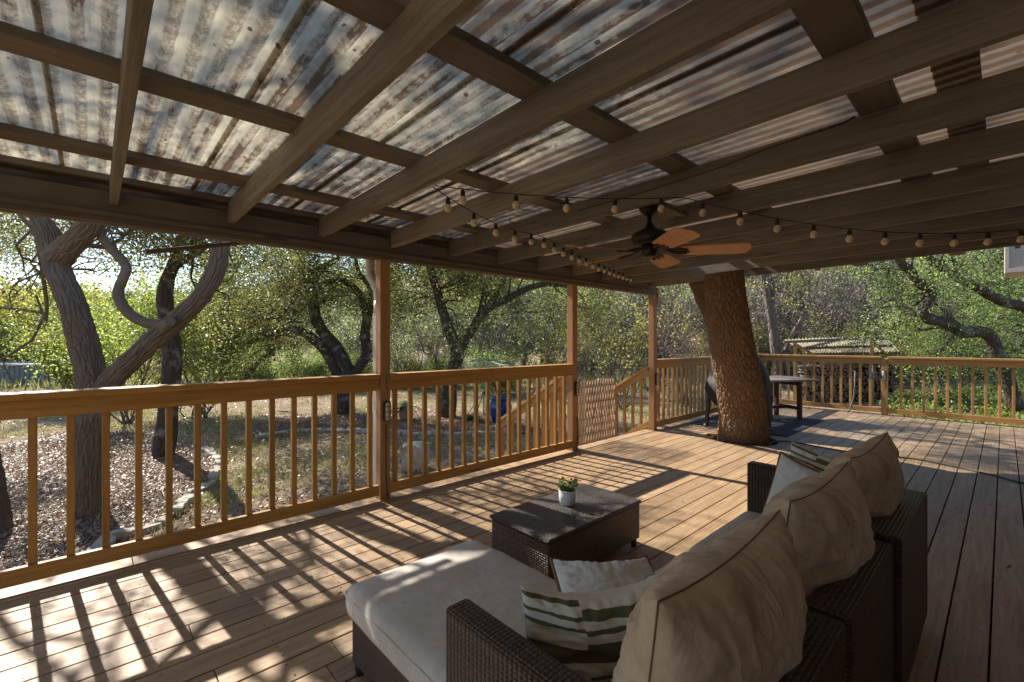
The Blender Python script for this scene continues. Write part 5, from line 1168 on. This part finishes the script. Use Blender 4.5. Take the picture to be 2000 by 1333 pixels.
# ================================================================== GROUND COVER
def scatter(n, ufun, dfun, test, seed):
    rng = np.random.default_rng(seed); out = []
    while len(out) < n:
        u = ufun(rng); d = dfun(rng); p = P(u, 666, d)
        if p.y < 3.9 and p.x < 11.1: continue
        if test and not test(p.x, p.y): continue
        out.append((p.x, p.y, gh(p.x, p.y)))
    return np.array(out)
def flat_leaves(name, pts, size, asp, mat, kindname, tilt, seed, dz):
    rng = np.random.default_rng(seed); n = len(pts); az = rng.uniform(0, 6.283, n); tl = rng.normal(size=n) * tilt
    a = np.stack([np.cos(az) * np.cos(tl), np.sin(az) * np.cos(tl), np.sin(tl)], 1); b = np.stack([-np.sin(az), np.cos(az), rng.normal(size=n) * tilt], 1)
    L = size * rng.uniform(.5, 1.4, (n, 1)); C = pts + np.array([0, 0, dz]) + np.abs(np.sin(tl))[:, None] * np.array([0, 0, 1]) * L * .5
    v = np.stack([C - a * L * .5 - b * L * asp * .35, C - a * L * .5 + b * L * asp * .35, C + a * L * .5 + b * L * asp * .5, C + a * L * .5 - b * L * asp * .5], 1).reshape(-1, 3)
    o = link(name, np_mesh(name, v, np.arange(n * 4).reshape(n, 4)), mat, None, (0, 0, 0)); tagp(o, kind='stuff'); return o
flat_leaves('mulch_chips', np.concatenate([scatter(30000, lambda r: r.uniform(-200, 480), lambda r: r.uniform(3.6, 12) , inA, 1), scatter(10000, lambda r: r.uniform(450, 1120), lambda r: r.uniform(8.5, 15), inB, 2)]), .04, .26, M['chip'], '', .35, 3, .04)
flat_leaves('leaf_litter', np.concatenate([scatter(22000, lambda r: r.uniform(-200, 1400), lambda r: 4.2 + 13 * r.random() ** 1.2, None, 4), scatter(6000, lambda r: r.uniform(900, 2100), lambda r: r.uniform(9, 19), None, 14)]), .042, .5, M['deadleaf'], '', .5, 5, .02)
def grass(name, n, uf, df, h, w, mat, seed, test=None):
    rng = np.random.default_rng(seed); pts = scatter(n, uf, df, test, seed + 1); k = 4; B = np.repeat(pts, k, 0) + np.concatenate([rng.normal(size=(n * k, 2)) * .03, np.zeros((n * k, 1))], 1)
    N = n * k; az = rng.uniform(0, 6.283, N); s = np.stack([-np.sin(az), np.cos(az), np.zeros(N)], 1); H = h * rng.uniform(.4, 1.2, (N, 1)); ln = rng.normal(size=(N, 1)) * .55
    d = np.stack([np.cos(az), np.sin(az), np.zeros(N)], 1); mid = B + d * H * ln * .3 + np.array([0, 0, 1]) * H * .6; tip = B + d * H * ln + np.array([0, 0, 1]) * H; W = w * rng.uniform(.7, 1.3, (N, 1))
    v = np.stack([B - s * W, B + s * W, mid + s * W * .7, tip, mid - s * W * .7], 1).reshape(-1, 3); i = np.arange(N)[:, None] * 5
    q = np.concatenate([i + np.array([[0, 1, 2, 4]]), i + np.array([[4, 2, 3, 3]])], 0)
    me = bpy.data.meshes.new(name); me.from_pydata(v.tolist(), [], [list(r) if r[2] != r[3] else list(r[:3]) for r in q.tolist()])
    o = link(name, me, mat, None, (0, 0, 0)); tagp(o, kind='stuff'); return o
def patchy(th, s=.55): return lambda x, y: (not inA(x, y)) and (not inB(x, y)) and noise.noise(Vector((x * s, y * s, 7))) + noise.noise(Vector((x * s * 3, y * s * 3, 2))) * .5 > th
grass('dry_grass', 17000, lambda r: r.uniform(-150, 1450), lambda r: 5 + 19 * r.random() ** 1.1, .075, .004, M['dryblade'], 31, patchy(-.15))
grass('green_grass', 5000, lambda r: r.uniform(150, 1400), lambda r: 5.5 + 14 * r.random(), .06, .004, M['greenleaf'], 41, patchy(.12))
grass('tall_dry_grass', 5000, lambda r: r.uniform(-200, 1500), lambda r: r.uniform(19, 32), .5, .012, M['dryblade'], 51)
rng = np.random.default_rng(61); gp_ = scatter(7500, lambda r: r.uniform(1720, 2300), lambda r: r.uniform(9.3, 17), lambda x, y: noise.noise(Vector((x * .6, y * .6, 1))) > -.25, 62)
C = gp_ + np.stack([rng.normal(size=len(gp_)) * .05, rng.normal(size=len(gp_)) * .05, np.abs(rng.normal(size=len(gp_))) * .16 + .03], 1); C = np.concatenate([C, C + rng.normal(size=C.shape) * .05])
o = link('ground_cover', leaves_mesh('ground_cover', C, .10, rng, asp=.6), M['greenleaf'], None, (0, 0, 0)); tagp(o, kind='stuff')
# fallen leaves on the deck
rng = np.random.default_rng(71); n = 0
pts = np.array([(rng.uniform(.5, 10.6), rng.uniform(-1.5, 3.55), 0.0) for k in range(140)]); pts = pts[~((pts[:, 0] < 3.1) & (pts[:, 1] < 2.2))]
flat_leaves('deck_leaf_litter', pts, .028, .5, M['deadleaf'], '', .25, 72, .006)
# ================================================================== SKY, SUN, CAMERA
SUN_EL = 37.2
w = bpy.data.worlds.new("World"); SC.world = w; w.use_nodes = True
nt = w.node_tree; bg = nt.nodes['Background']; sky = nt.nodes.new('ShaderNodeTexSky'); sky.sky_type = 'NISHITA'
sky.sun_disc = False; sky.sun_elevation = R(SUN_EL); sky.sun_rotation = R(-5.7); sky.air_density = 1.0; sky.dust_density = 0.4; sky.ozone_density = 2.5
nt.links.new(sky.outputs[0], bg.inputs[0]); bg.inputs[1].default_value = 0.11
sl = bpy.data.lights.new('sun', 'SUN'); sl.energy = 5.0; sl.angle = R(0.53); sl.color = (1.0, 0.93, 0.83)
so = bpy.data.objects.new('sun', sl); COL.objects.link(so)
to_sun = Vector((-0.10 * math.cos(R(SUN_EL)), 0.995 * math.cos(R(SUN_EL)), math.sin(R(SUN_EL))))
so.rotation_euler = to_sun.to_track_quat('Z', 'Y').to_euler(); so.location = (0, 10, 12)
cd = bpy.data.cameras.new('camera'); cd.sensor_width = 36; cd.lens = 887 / 2000 * 36; cd.clip_start = 0.05; cd.clip_end = 1000
co = bpy.data.objects.new('camera', cd); COL.objects.link(co); co.location = CAM
co.rotation_euler = (R(90), 0, -math.atan2(FW.x, FW.y)); SC.camera = co
vs_ = SC.view_settings; vs_.view_transform = 'Standard'; vs_.look = 'None'; vs_.gamma = 1; vs_.exposure = 1.1
SC.cycles.use_denoising = True
try: SC.cycles.denoiser = 'OPENIMAGEDENOISE'
except Exception: pass
SC.cycles.max_bounces = 9; SC.cycles.diffuse_bounces = 4; SC.cycles.transmission_bounces = 5; SC.cycles.transparent_max_bounces = 12
SC.cycles.sample_clamp_indirect = 8
